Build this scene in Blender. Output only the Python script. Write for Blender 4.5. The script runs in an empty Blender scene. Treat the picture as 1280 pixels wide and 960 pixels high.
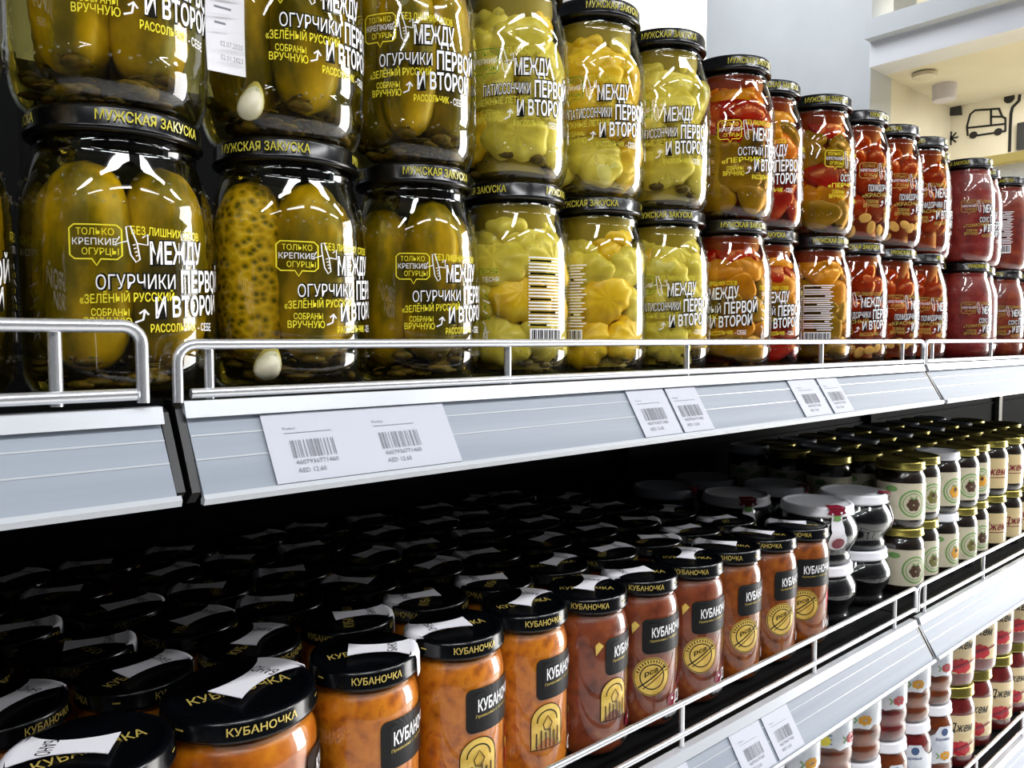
import bpy, math, random
from mathutils import Vector, Matrix
random.seed(7)
PI = math.pi
SC = bpy.context.scene
COL = SC.collection
EZ = 1.45                      # eye height above the floor; heights below are written relative to the eye

# ------------------------------------------------------------------ camera
F_PX, VX, HY = 980.0, 1770.0, 424.0
PITCH = math.atan((480 - HY) / F_PX)
YAW = PI / 2 - math.atan((VX - 640) / F_PX * math.cos(PITCH))
cam = bpy.data.cameras.new('camera')
cam.sensor_width = 36.0
cam.lens = F_PX / 1280.0 * 36.0
cam.clip_start = 0.02
cam_o = bpy.data.objects.new('camera', cam)
COL.objects.link(cam_o)
cam_o.location = (0, 0, EZ)
cam_o.rotation_euler = (PI / 2 - PITCH, 0, -YAW)
SC.camera = cam_o

# ------------------------------------------------------------------ view, world, lights
SC.view_settings.view_transform = 'Standard'
SC.view_settings.look = 'None'
SC.view_settings.exposure = 0.0
SC.view_settings.gamma = 1.0
SC.view_settings.use_curve_mapping = False
SC.cycles.use_denoising = True
SC.cycles.transparent_max_bounces = 24
SC.cycles.max_bounces = 7
SC.cycles.sample_clamp_indirect = 4.0
world = bpy.data.worlds.new('world')
SC.world = world
world.use_nodes = True
world.node_tree.nodes['Background'].inputs[0].default_value = (0.80, 0.88, 1.0, 1)
world.node_tree.nodes['Background'].inputs[1].default_value = 0.08

def area(name, loc, aim, sx, sy, power, col=(1, 1, 1)):
    l = bpy.data.lights.new(name, 'AREA')
    l.shape = 'RECTANGLE'; l.size = sx; l.size_y = sy; l.energy = power; l.color = col
    o = bpy.data.objects.new(name, l); COL.objects.link(o)
    o.location = (loc[0], loc[1], loc[2] + EZ)
    d = Vector(aim) - Vector(loc)
    o.rotation_euler = d.to_track_quat('-Z', 'Y').to_euler()
    return o
LAMPS = [(x, y) for y in (-1.05, -2.1) for x in (-2.2, -0.4, 1.4, 3.2)]  # positions of the assumed ceiling lamps, out of view above the aisle
for x, y in LAMPS:
    area('assumed_lamp_light', (x, y, 1.84), (x, y, 0), 1.3, 0.16, (27 if y > -1.5 else 10) * (2.4 if x > 3 else 1), (0.97, 0.98, 1.0))
area('assumed_window_light', (4.86, -1.15, 0.15), (0, -1.15, 0.15), 1.8, 3.0, 215, (1.0, 0.98, 0.96))  # assumed window, out of view; added for the bright streaks on the jars
area('added_hall_light', (3.4, 2.7, 2.9), (4.6, 2.8, 1.8), 1.2, 1.2, 42, (0.96, 0.98, 1.0))  # added unseen lamp that brightens the far grey wall
area('added_niche_light', (5.65, 1.2, 1.62), (5.95, 1.2, 0), 0.8, 1.6, 40, (1.0, 0.96, 0.90))  # added area lamp that brightens the niche, apart from its drawn fixtures
area('added_annex_light', (5.6, 4.6, 3.6), (6.6, 5.0, 2.8), 0.8, 1.2, 55, (1.0, 0.98, 0.92))  # lamp added out of view to lift the cream annex wall
area('added_loft_light', (5.6, 1.7, 2.5), (6.0, 1.7, 1.8), 0.6, 1.2, 22, (1.0, 0.95, 0.86))  # unseen lamp added to light the loft opening

# ------------------------------------------------------------------ materials
def srgb(h):
    h = h.lstrip('#')
    c = [int(h[i:i + 2], 16) / 255 for i in (0, 2, 4)]
    return tuple(x / 12.92 if x <= 0.04045 else ((x + 0.055) / 1.055) ** 2.4 for x in c) + (1,)
def mat(name, col, rough=0.5, metal=0.0, spec=0.5, coat=0.0):
    m = bpy.data.materials.new(name); m.use_nodes = True
    b = m.node_tree.nodes['Principled BSDF']
    b.inputs['Base Color'].default_value = srgb(col)
    b.inputs['Roughness'].default_value = rough
    b.inputs['Metallic'].default_value = metal
    b.inputs['Specular IOR Level'].default_value = spec
    b.inputs['Coat Weight'].default_value = coat
    return m
def noisy(name, stops, scale=40, rough=0.5, bump=0.0, detail=4, metal=0.0, coat=0.0, vor=False, stretch=(1, 1, 1), spec=0.5):
    m = mat(name, '808080', rough, metal, spec, coat)
    nt = m.node_tree; N = nt.nodes; L = nt.links; b = N['Principled BSDF']
    tc = N.new('ShaderNodeTexCoord'); mp = N.new('ShaderNodeMapping'); mp.inputs['Scale'].default_value = stretch
    L.new(tc.outputs['Object'], mp.inputs[0])
    if vor:
        t = N.new('ShaderNodeTexVoronoi'); out = t.outputs['Distance']
    else:
        t = N.new('ShaderNodeTexNoise'); t.inputs['Detail'].default_value = detail; out = t.outputs[0]
    t.inputs['Scale'].default_value = scale
    L.new(mp.outputs[0], t.inputs['Vector'])
    r = N.new('ShaderNodeValToRGB')
    while len(r.color_ramp.elements) < len(stops): r.color_ramp.elements.new(0.5)
    for e, (p, c) in zip(r.color_ramp.elements, stops): e.position = p; e.color = srgb(c)
    L.new(out, r.inputs[0]); L.new(r.outputs[0], b.inputs['Base Color'])
    if bump:
        bp = N.new('ShaderNodeBump'); bp.inputs['Strength'].default_value = bump; bp.inputs['Distance'].default_value = 0.002
        L.new(out, bp.inputs['Height']); L.new(bp.outputs[0], b.inputs['Normal'])
    return m
def clear(name, tint, f0=0.05, rough=0.02, bump=0.0, gain=0.9, soft=0.0):
    """A thin clear wall: transparent, with sharp and softer reflections that grow towards grazing angles."""
    m = bpy.data.materials.new(name); m.use_nodes = True
    nt = m.node_tree; N = nt.nodes; L = nt.links; N.clear()
    o = N.new('ShaderNodeOutputMaterial')
    t = N.new('ShaderNodeBsdfTransparent'); t.inputs[0].default_value = tuple(tint) + (1,)
    lw = N.new('ShaderNodeLayerWeight'); lw.inputs['Blend'].default_value = 0.5
    sh = t
    def lobe(sh, r, power, g, f):
        mx = N.new('ShaderNodeMixShader'); gl = N.new('ShaderNodeBsdfGlossy'); gl.inputs['Roughness'].default_value = r
        p = N.new('ShaderNodeMath'); p.operation = 'POWER'; p.inputs[1].default_value = power
        ma = N.new('ShaderNodeMath'); ma.operation = 'MULTIPLY_ADD'; ma.inputs[1].default_value = g; ma.inputs[2].default_value = f
        L.new(lw.outputs['Facing'], p.inputs[0]); L.new(p.outputs[0], ma.inputs[0])
        L.new(ma.outputs[0], mx.inputs[0]); L.new(sh.outputs[0], mx.inputs[1]); L.new(gl.outputs[0], mx.inputs[2])
        return mx, gl
    if soft: sh, _ = lobe(sh, 0.42, 2.2, soft, 0.004)
    sh, gl = lobe(sh, rough, 3.0, gain, f0)
    L.new(sh.outputs[0], o.inputs[0])
    if bump:
        tc = N.new('ShaderNodeTexCoord'); n = N.new('ShaderNodeTexNoise'); n.inputs['Scale'].default_value = 60
        bp = N.new('ShaderNodeBump'); bp.inputs['Strength'].default_value = bump; bp.inputs['Distance'].default_value = 0.002
        L.new(tc.outputs['Object'], n.inputs['Vector']); L.new(n.outputs[0], bp.inputs['Height'])
        L.new(bp.outputs[0], gl.inputs['Normal'])
    return m
def glow(name, col, s):
    m = mat(name, col); b = m.node_tree.nodes['Principled BSDF']
    b.inputs['Emission Color'].default_value = srgb(col); b.inputs['Emission Strength'].default_value = s
    return m

M = {}
M['glass'] = clear('jar_glass', (0.95, 0.97, 0.95), 0.07, 0.02, 0.03, 0.85)
M['brine'] = clear('pickle_brine', (0.86, 0.80, 0.44), 0.0, 0.1, 0, 0.0)
M['brine_pale'] = clear('pale_brine', (0.96, 0.92, 0.66), 0.0, 0.1, 0, 0.0)
M['brine_red'] = clear('red_brine', (0.95, 0.72, 0.42), 0.0, 0.1, 0, 0.0)
M['lid'] = mat('black_lid_enamel', '050609', 0.2, 0.0, 0.4)
M['lid_gold'] = mat('gold_lid', 'a2964a', 0.28, 0.85)
M['lid_white'] = mat('white_lid', 'e4e5ea', 0.35)
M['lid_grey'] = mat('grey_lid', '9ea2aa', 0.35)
M['gold_print'] = mat('gold_print', 'c9b25a', 0.14, 0.2)
M['lime_print'] = mat('lime_print', 'd0c64a', 0.14)
M['white_print'] = mat('white_print', 'f4f4f6', 0.14)
M['yellow_print'] = mat('yellow_print', 'f0e23c', 0.14)
M['green_print'] = mat('green_print', '5c8a2c', 0.14)
M['dark_print'] = mat('dark_print', '15140e', 0.14)
M['cuke'] = noisy('pickled_cucumber_skin', [(0.28, '3e3a06'), (0.44, '74680a'), (0.56, 'b0940f'), (0.70, 'dcb81e')], 48, 0.35, 0.5, 6, stretch=(1, 1, 0.5))
M['cuke_pale'] = noisy('speckled_cucumber_skin', [(0.12, '5a5408'), (0.30, 'a28c10'), (0.55, 'd8b31a'), (0.8, 'e6c63a')], 210, 0.35, 0.5, vor=True)
M['dill'] = noisy('dill_and_spice', [(0.3, '241c08'), (0.5, '66501e'), (0.62, '3c3812'), (0.8, '9c8444')], 130, 0.6, 0.6)
M['garlic'] = noisy('garlic', [(0.3, 'cfc9a4'), (0.7, 'ece6cc')], 60, 0.4)
M['core'] = mat('jar_core', '241f08', 0.8)
M['core_yellow'] = mat('squash_core', '94842e', 0.5)
M['core_red'] = mat('pepper_core', '7c2c10', 0.5)
M['squash'] = noisy('pattypan_skin', [(0.2, 'a89a35'), (0.45, 'd2c45c'), (0.65, 'e6d878'), (0.85, 'c9ac3a')], 45, 0.32, 0.25)
M['squash_yellow'] = noisy('yellow_pattypan_skin', [(0.2, 'b48a10'), (0.5, 'e6c02a'), (0.8, 'efd660')], 45, 0.32, 0.25)
M['pep_red'] = noisy('red_pepper_flesh', [(0.25, '6e0806'), (0.55, '9e140c'), (0.8, 'b42c1c')], 40, 0.25, 0.15)
M['pep_yellow'] = noisy('yellow_pepper_flesh', [(0.25, '94700a'), (0.55, 'c49a14'), (0.8, 'd8b434')], 40, 0.25, 0.15)
M['pep_green'] = noisy('green_pepper_flesh', [(0.25, '66600a'), (0.55, '8e8412'), (0.8, 'ab9c24')], 40, 0.25, 0.15)
M['pep_orange'] = noisy('orange_pepper_flesh', [(0.25, 'a05208'), (0.55, 'cc8012'), (0.8, 'dc9828')], 40, 0.25, 0.15)
M['tomato'] = noisy('tomato_skin', [(0.25, '7a2006'), (0.55, '9e340c'), (0.8, 'b44e18')], 40, 0.22, 0.1)
M['sauce_red'] = noisy('red_sauce', [(0.3, '6a1212'), (0.5, '861f1a'), (0.7, '963628')], 70, 0.4, 0.3)
M['sauce_deep'] = noisy('deep_red_sauce', [(0.3, '64160c'), (0.5, '842a14'), (0.66, '9a441a'), (0.8, '742412')], 60, 0.4, 0.3)
M['spread_orange'] = noisy('orange_vegetable_spread', [(0.28, '9a4a06'), (0.46, 'd0740e'), (0.58, 'dc8416'), (0.68, 'b85a08'), (0.8, 'e8b050')], 90, 0.35, 0.3)
M['spread_brown'] = noisy('brown_vegetable_spread', [(0.28, '5c2410'), (0.46, '863c20'), (0.6, '944824'), (0.8, 'b0703c')], 75, 0.35, 0.3)
M['spread_amber'] = noisy('amber_vegetable_spread', [(0.28, '683008'), (0.46, '94480c'), (0.6, 'a65810'), (0.8, 'b87426')], 90, 0.35, 0.3)
M['spread_chunk'] = noisy('orange_vegetable_chunks', [(0.25, '6a2c02'), (0.45, 'b8600a'), (0.62, 'e08a18'), (0.8, 'c06808')], 48, 0.3, 0.4)
M['jam_black'] = mat('black_jam', '060509', 0.25)
M['jam_brown'] = noisy('dark_brown_preserve', [(0.3, '120905'), (0.7, '26140a')], 60, 0.3)
M['jam_amber'] = noisy('amber_jam', [(0.3, '4c1e04'), (0.5, '743008'), (0.7, '8c4410')], 50, 0.3, 0.2)
M['jam_red'] = noisy('red_jam', [(0.3, '48080a'), (0.5, '6c1012'), (0.7, '841e1c')], 50, 0.3, 0.2)
M['tag_paper'] = mat('tag_paper', 'b6b9c4', 0.6)
M['paper'] = mat('white_paper', 'e9e8ee', 0.6)
M['paper_beige'] = noisy('beige_label_paper', [(0.3, 'c9c0a6'), (0.7, 'd8d0b8')], 60, 0.3, coat=0.7)
M['paper_cream'] = mat('cream_label_paper', 'd8c290', 0.3, coat=0.7)
M['paper_blue'] = noisy('pale_blue_label_paper', [(0.35, 'bcc6d4'), (0.6, 'dfe4ea')], 40, 0.3, coat=0.7)
M['label_black'] = mat('black_label', '05070a', 0.4, spec=0.3, coat=0.05)
M['emblem_gold'] = noisy('gold_emblem', [(0.3, 'c09628'), (0.6, 'e8c658')], 60, 0.3, metal=0.1, coat=0.6)
M['emblem_green'] = mat('green_emblem', '6f9a55', 0.55)
M['emblem_olive'] = mat('olive_emblem', '6e6a2c', 0.55)
M['emblem_orange'] = mat('orange_emblem', 'd89a20', 0.55)
M['emblem_brown'] = mat('brown_emblem', '4a3018', 0.55)
M['red_print'] = mat('red_print', 'b81828', 0.14)
M['wine_print'] = mat('wine_print', '7c1c30', 0.14)
M['blue_print'] = mat('blue_print', '35507c', 0.5)
M['ink'] = mat('faded_ink', '767880', 0.7)
M['chrome'] = mat('chromed_wire', 'e8eaee', 0.25, 0.8)
M['strip'] = noisy('clear_price_channel', [(0.3, '868e9a'), (0.7, '969ea8')], 6, 0.5, stretch=(0.3, 12, 12), spec=0.25)
M['strip_lip'] = mat('channel_lip', 'c0c4ca', 0.25, 0.2)
M['end_cap'] = mat('black_end_cap', '0a0b0d', 0.4)
M['shelf'] = mat('black_shelf_steel', '040506', 0.7, 0.0, 0.10)
M['post'] = mat('pale_steel_post', 'c8c4b4', 0.5)
M['wall_grey'] = noisy('grey_paint_and_shade', [(0.3, 'c3c8cd'), (0.7, 'cacfd4')], 3, 0.7)
M['wall_white'] = noisy('white_wall_paint', [(0.3, 'e0e2ea'), (0.7, 'e6e8ee')], 3, 0.7)
M['wall_beige'] = noisy('beige_wall_paint', [(0.3, 'e2dcc8'), (0.7, 'e8e3d2')], 3, 0.7)
M['wall_cream'] = noisy('cream_wall_paint', [(0.3, 'efeee4'), (0.7, 'f4f3ec')], 3, 0.7)
M['ledge'] = mat('yellow_ledge', 'd8c06a', 0.5)
M['floor'] = noisy('shop_floor_tile', [(0.3, 'dedcd8'), (0.7, 'e6e4e0')], 4, 0.07, spec=0.8)
M['ceil'] = noisy('ceiling_board', [(0.3, '9a9c9e'), (0.7, 'a4a6a8')], 4, 0.8)
M['dim'] = noisy('opposite_wall_board', [(0.3, '1a1c1f'), (0.7, '24262a')], 4, 0.8)
M['art'] = mat('black_wall_paint_line', '1c1c1e', 0.6)
M['art_panel'] = mat('dark_grey_panel', '333436', 0.6)
M['can'] = mat('pale_lilac_can', 'cfcbd8', 0.5)
M['lampglow'] = glow('lamp_diffuser', 'ffffff', 3.0)

# ------------------------------------------------------------------ mesh building
class MB:
    def __init__(s): s.v = []; s.f = []; s.m = []
    def add(s, vs, fs, m=0):
        k = len(s.v); s.v += [tuple(p) for p in vs]
        for f in fs: s.f.append(tuple(i + k for i in f)); s.m.append(m)
    def mesh(s, name, mats, smooth=True, sharp=35):
        me = bpy.data.meshes.new(name)
        me.from_pydata(s.v, [], s.f)
        if not isinstance(mats, (list, tuple)): mats = [mats]
        for x in mats: me.materials.append(M[x])
        me.polygons.foreach_set('material_index', s.m)
        me.polygons.foreach_set('use_smooth', [smooth] * len(s.f))
        me.update()
        if smooth: me.set_sharp_from_angle(angle=math.radians(sharp))
        return me
    def lathe(s, prof, n=40, m=0, c=(0, 0)):
        vs = []; fs = []; rows = []
        for r, z in prof:
            if r < 1e-6: rows.append([len(vs)]); vs.append((c[0], c[1], z))
            else:
                rows.append(list(range(len(vs), len(vs) + n)))
                vs += [(c[0] + r * math.cos(2 * PI * i / n), c[1] + r * math.sin(2 * PI * i / n), z) for i in range(n)]
        for a, b in zip(rows, rows[1:]):
            for i in range(n):
                j = (i + 1) % n
                if len(a) == 1 and len(b) == 1: continue
                if len(a) == 1: fs.append((a[0], b[j], b[i]))
                elif len(b) == 1: fs.append((a[i], a[j], b[0]))
                else: fs.append((a[i], a[j], b[j], b[i]))
        s.add(vs, fs, m)
    def box(s, x0, x1, y0, y1, z0, z1, m=0):
        s.add([(x, y, z) for z in (z0, z1) for y in (y0, y1) for x in (x0, x1)],
              [(0, 2, 3, 1), (4, 5, 7, 6), (0, 1, 5, 4), (2, 6, 7, 3), (0, 4, 6, 2), (1, 3, 7, 5)], m)
    def tube(s, pts, r, n=10, m=0):
        P = [Vector(p) for p in pts]; k = len(P); vs = []; fs = []
        up = None
        for i, p in enumerate(P):
            d = (P[min(i + 1, k - 1)] - P[max(i - 1, 0)]).normalized()
            if up is None:
                up = Vector((0, 0, 1)) if abs(d.z) < 0.9 else Vector((0, 1, 0))
            a = d.cross(up).normalized(); b = a.cross(d).normalized(); up = b
            vs += [p + a * (r * math.cos(2 * PI * j / n)) + b * (r * math.sin(2 * PI * j / n)) for j in range(n)]
        for i in range(k - 1):
            for j in range(n):
                q = (j + 1) % n
                fs.append((i * n + j, i * n + q, (i + 1) * n + q, (i + 1) * n + j))
        fs.append(tuple(range(n - 1, -1, -1))); fs.append(tuple((k - 1) * n + j for j in range(n)))
        s.add(vs, fs, m)
    def blob(s, mtx, fn=None, nu=16, nv=10, m=0):
        vs = []; fs = []
        for i in range(nv + 1):
            th = PI * i / nv
            for j in range(nu):
                ph = 2 * PI * j / nu
                p = Vector((math.sin(th) * math.cos(ph), math.sin(th) * math.sin(ph), math.cos(th)))
                if fn: p = fn(p, th, ph)
                vs.append(mtx @ p)
        for i in range(nv):
            for j in range(nu):
                q = (j + 1) % nu
                fs.append((i * nu + j, (i + 1) * nu + j, (i + 1) * nu + q, i * nu + q))
        s.add(vs, fs, m)
    def extrude(s, prof, x0, x1, m=0):
        """Closed (y, z) outline extruded along x."""
        k = len(prof)
        s.add([(x, y, z) for x in (x0, x1) for y, z in prof],
              [(i, (i + 1) % k, k + (i + 1) % k, k + i) for i in range(k)] + [tuple(range(k - 1, -1, -1)), tuple(range(k, 2 * k))], m)
    def patch(s, wrap, u0, u1, v0, v1, nu=10, nv=1, m=0, d=0.0):
        vs = [wrap(u0 + (u1 - u0) * i / nu, v0 + (v1 - v0) * j / nv, d) for j in range(nv + 1) for i in range(nu + 1)]
        fs = [(j * (nu + 1) + i, j * (nu + 1) + i + 1, (j + 1) * (nu + 1) + i + 1, (j + 1) * (nu + 1) + i) for j in range(nv) for i in range(nu)]
        s.add(vs, fs, m)
    def shape(s, wrap, pts, m=0, d=0.0, cu=None, cv=None):
        """A star-shaped outline in (u, v), filled as rings about its centre so that it bends with the wall."""
        cu = sum(p[0] for p in pts) / len(pts) if cu is None else cu
        cv = sum(p[1] for p in pts) / len(pts) if cv is None else cv
        k = len(pts); vs = [wrap(cu, cv, d)]; fs = []
        R = 4
        for r in range(1, R + 1):
            vs += [wrap(cu + (u - cu) * r / R, cv + (v - cv) * r / R, d) for u, v in pts]
        for i in range(k):
            j = (i + 1) % k
            fs.append((0, 1 + i, 1 + j))
            for r in range(R - 1):
                fs.append((1 + r * k + i, 1 + (r + 1) * k + i, 1 + (r + 1) * k + j, 1 + r * k + j))
        s.add(vs, fs, m)
    def ribbon(s, wrap, pts, w, m=0, d=0.0, closed=False):
        P = [Vector(p) for p in pts]
        if closed: P = P + [P[0]]
        Q = []
        for a, b in zip(P, P[1:]):
            n = max(1, int((b - a).length / 0.004))
            Q += [a + (b - a) * (i / n) for i in range(n)]
        Q.append(P[-1]); vs = []; k = len(Q)
        for i, p in enumerate(Q):
            if closed and i in (0, k - 1): t = Q[1] - Q[k - 2]
            else: t = Q[min(i + 1, k - 1)] - Q[max(i - 1, 0)]
            t = t.normalized() if t.length > 1e-9 else Vector((1, 0)); nrm = Vector((-t.y, t.x)) * (w / 2)
            vs += [wrap(p.x + nrm.x, p.y + nrm.y, d), wrap(p.x - nrm.x, p.y - nrm.y, d)]
        s.add(vs, [(2 * i, 2 * i + 1, 2 * i + 3, 2 * i + 2) for i in range(k - 1)], m)
    def text(s, wrap, body, u, v, h, w=None, m=0, d=0.0, fat=0.0, slant=0.0, rise=0.0, align='l'):
        vs, fs, x0, x1, cap = text_data(body, fat)
        k = h / cap
        kx = k if w is None else w / (x1 - x0)
        off = 0 if align == 'l' else -(x1 - x0) * kx / 2
        s.add([wrap(u + off + (x - x0) * kx + y * k * slant, v + y * k + (x - x0) * kx * rise, d) for x, y in vs], fs, m)

_T = {}
_CAP = []
def _raw_text(body, fat):
    c = bpy.data.curves.new('t', 'FONT'); c.body = body; c.resolution_u = 2; c.offset = fat; c.size = 1.0
    o = bpy.data.objects.new('t', c); COL.objects.link(o)
    dg = bpy.context.evaluated_depsgraph_get()
    me = bpy.data.meshes.new_from_object(o.evaluated_get(dg))
    vs = [(p.co.x, p.co.y) for p in me.vertices]; fs = [tuple(p.vertices) for p in me.polygons]
    bpy.data.objects.remove(o); bpy.data.curves.remove(c); bpy.data.meshes.remove(me)
    return vs, fs
def text_data(body, fat):
    if not _CAP:
        vs, _ = _raw_text('Н', 0.0); _CAP.append(max(y for x, y in vs))
    key = (body, fat)
    if key not in _T:
        vs, fs = _raw_text(body, fat)
        xs = [x for x, y in vs]
        _T[key] = (vs, fs, min(xs), max(xs), _CAP[0])
    return _T[key]

def cyl(R):
    return lambda u, v, d=0.0: ((R + d) * math.sin(u / R), -(R + d) * math.cos(u / R), v)
def flat_top(z):
    return lambda u, v, d=0.0: (u, v, z + d)

# ------------------------------------------------------------------ objects
def link(name, data, parent=None, loc=None, rot=None):
    o = bpy.data.objects.new(name, data); COL.objects.link(o)
    if parent: o.parent = parent
    if loc is not None: o.location = loc
    if rot is not None: o.rotation_euler = rot
    return o
def tag(o, label, cat, group=None, kind=None):
    o['label'] = label; o['category'] = cat
    if group: o['group'] = group
    if kind: o['kind'] = kind
    return o
def struct(name, mb, m):
    o = link(name, mb.mesh(name, m, smooth=False), None, (0, 0, EZ)); o['kind'] = 'structure'; return o
# a kit is a list of parts: (name, mesh, location, rotation, label, [sub-parts])
def part(name, mesh, subs=(), loc=(0, 0, 0), rot=(0, 0, 0), label=None):
    return (name, mesh, loc, rot, label, list(subs))
def spawn(kit, name, loc, rotz, label, cat, group=None, scale=1.0, turn=None):
    r = link(name, None, None, (loc[0], loc[1], loc[2] + EZ), (0, 0, rotz))
    r.scale = scale if isinstance(scale, tuple) else (scale, scale, scale); r.empty_display_size = 0.02
    tag(r, label, cat, group)
    def rec(ps, par, top):
        for (n, me, l, ro, lab, subs) in ps:
            o = link(n, me, par, l, ro)
            if top and turn and n in turn: o.rotation_euler = (0, 0, turn[n])
            if lab: o['label'] = lab
            rec(subs, o, False)
    rec(kit, r, True)
    return r
ORD = ['first', 'second', 'third', 'fourth', 'fifth', 'sixth', 'seventh', 'eighth', 'ninth', 'tenth', 'eleventh', 'twelfth', 'thirteenth',
       'fourteenth', 'fifteenth', 'sixteenth', 'seventeenth', 'eighteenth']
def bearing_rot(b): return math.radians(180 - b)
def to_cam(x, y): return 180 + math.degrees(math.atan2(x, y))
def facing(x, y, shift):
    """Rotation that turns a jar's front towards the eye, then `shift` radians on towards +X."""
    return bearing_rot(to_cam(x, y) - math.degrees(shift))

# ================================================================== SETTING
def room():
    b = MB(); b.box(-4, 9, -3.2, 7, -EZ - 0.05, -EZ); struct('floor', b, 'floor')
    b = MB(); b.box(-4, 4.999, -3.2, 7, 4.2, 4.25); b.box(5.0, 9, -3.2, 7, 4.2, 4.25); struct('ceiling', b, 'ceil')
    b = MB(); b.box(-4, 9, -3.3, -3.2, -EZ, 4.2); struct('wall_opposite', b, 'dim')
    b = MB(); b.box(-4, 9, 7.0, 7.1, -EZ, 4.2); struct('wall_rear', b, 'wall_white')
    # grey pier of the far wall, with the bright annex wall behind it
    b = MB(); b.box(5.0, 5.3, 2.32, 3.555, -EZ, 4.2); struct('wall_far', b, 'wall_grey')
    b = MB(); b.box(6.6, 6.7, 2.4, 7, -EZ, 4.2); struct('wall_annex', b, 'wall_cream')
    # niche: fascia above, beige back and side, ledge and white front below
    b = MB(); b.box(4.98, 5.2, -1.35, 2.32, 1.70, 1.852); struct('trim_1', b, 'wall_white')
    b = MB(); b.box(4.90, 5.2, -1.35, 2.318, 1.852, 1.968); struct('trim_2', b, 'wall_grey')  # upper fascia face in shade; that shade is put into the grey colour
    b = MB(); b.box(6.3, 6.4, -1.35, 2.40, -EZ, 1.70); struct('wall_niche', b, 'wall_beige')
    b = MB(); b.box(5.3, 6.3, 2.32, 2.40, -EZ, 1.70); struct('wall_niche_side', b, 'wall_beige')
    b = MB(); b.box(5.2, 6.4, -1.35, 2.40, 1.70, 1.74); struct('ceiling_niche', b, 'wall_beige')
    b = MB(); b.box(5.0, 5.06, -0.15, 2.32, -EZ, 0.975); struct('wall_counter', b, 'wall_cream')
    b = MB(); b.box(4.93, 5.12, -0.15, 2.318, 0.975, 1.022); struct('trim_3', b, 'ledge')
    # loft opening above the fascia
    b = MB(); b.box(6.0, 6.1, -1.35, 1.86, 1.74, 4.2); struct('wall_loft', b, 'wall_cream')
    b = MB(); b.box(5.6, 6.1, 1.90, 2.30, 1.74, 4.2); struct('wall_loft_side', b, 'wall_beige')
    # assumed shop front, unseen, to the right of the niche: frame round the window light
    b = MB()
    b.box(4.93, 5.02, -2.15, -2.08, -EZ, 1.70); b.box(4.93, 5.02, -0.15, -0.08, -EZ, 1.70)
    b.box(4.93, 5.02, -2.15, -0.08, -EZ, -1.40); b.box(4.93, 5.02, -2.15, -0.08, 1.66, 1.72)
    struct('assumed_window_1', b, 'strip_lip')
    b = MB(); b.box(4.93, 5.2, -3.2, -2.15, -EZ, 4.2); struct('wall_shopfront', b, 'wall_grey')
room()

# assumed ceiling lamps, out of view (bright bars over the aisle)
b = MB(); b.box(-0.68, 0.68, -0.11, 0.11, 0.0, 0.035); lamp_body = b.mesh('lamp_housing', 'lid_white', False)
b = MB(); b.box(-0.65, 0.65, -0.08, 0.08, -0.004, 0.0); lamp_diff = b.mesh('lamp_diffuser', 'lampglow', False)
b = MB()
for x in (-0.5, 0.5): b.tube([(x, 0, 0.035), (x, 0, 2.329)], 0.004, 8)
lamp_wire = b.mesh('lamp_cable', 'chrome')
for i, (x, y) in enumerate(LAMPS):
    spawn([part('housing', lamp_body), part('diffuser', lamp_diff), part('cable', lamp_wire)], 'assumed_ceiling_light', (x, y, 1.87), 0,
          'assumed long white ceiling light bar, %s along the %s row over the aisle' % (ORD[i % 4], 'shelf side' if y > -1.5 else 'far side'), 'ceiling light', 'assumed light bars over the aisle')

# ------------------------------------------------------------------ things on the far wall
def wallX(X): return lambda u, v, d=0.0: (X - d, -u, v)   # u grows to the right as seen by the camera (towards -Y)
def far_thing(name, fn, m, label, cat, X=6.3, thick=0.0):
    b = MB(); fn(b, wallX(X)); o = link(name, b.mesh(name, m, False), None, (0, 0, EZ)); tag(o, label, cat); return o
from math import tan, atan
def px_on_X(x, y, X):
    f = Vector((math.sin(YAW) * math.cos(PITCH), math.cos(YAW) * math.cos(PITCH), -math.sin(PITCH)))
    r = Vector((math.cos(YAW), -math.sin(YAW), 0)); u = r.cross(f)
    d = f + r * ((x - 640) / F_PX) - u * ((y - 480) / F_PX)
    d *= X / d.x
    return (-d.y, d.z)
XW = 6.3
def art_line(b, w, pts, wd=0.014): b.ribbon(w, pts, wd, 0, 0.004)
def van(b, w):
    P = lambda x, y: px_on_X(x, y, XW)
    art_line(b, w, [P(1210, 170), P(1209, 158), P(1213, 143), P(1219, 138), P(1249, 136), P(1253, 146), P(1257, 148), P(1257, 164), P(1212, 171)])
    art_line(b, w, [P(1239, 137), P(1239, 157)]); art_line(b, w, [P(1239, 146), P(1253, 146)]); art_line(b, w, [P(1210, 160), P(1256, 155)])
    for x, y in ((1217, 169), (1248, 165)):
        cu, cv = P(x, y)
        b.shape(w, [(cu + 0.028 * math.cos(t * PI / 6), cv + 0.026 * math.sin(t * PI / 6)) for t in range(12)], 0, 0.006)
far_thing('wall_drawing', van, 'art', 'black line drawing of a small van on the cream niche wall', 'wall drawing')
def hose(b, w):
    P = lambda x, y: px_on_X(x, y, XW)
    art_line(b, w, [P(1262, 190), P(1263, 160), P(1264, 142), P(1266, 134), P(1274, 126), P(1275, 118)], 0.02)
    cu, cv = P(1262, 123); b.shape(w, [(cu + 0.035 * math.cos(t * PI / 6), cv + 0.035 * math.sin(t * PI / 6)) for t in range(12)], 0, 0.006)
far_thing('wall_drawing', hose, 'art', 'black drawn lamp post with a dot beside the van drawing', 'wall drawing')
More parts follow.
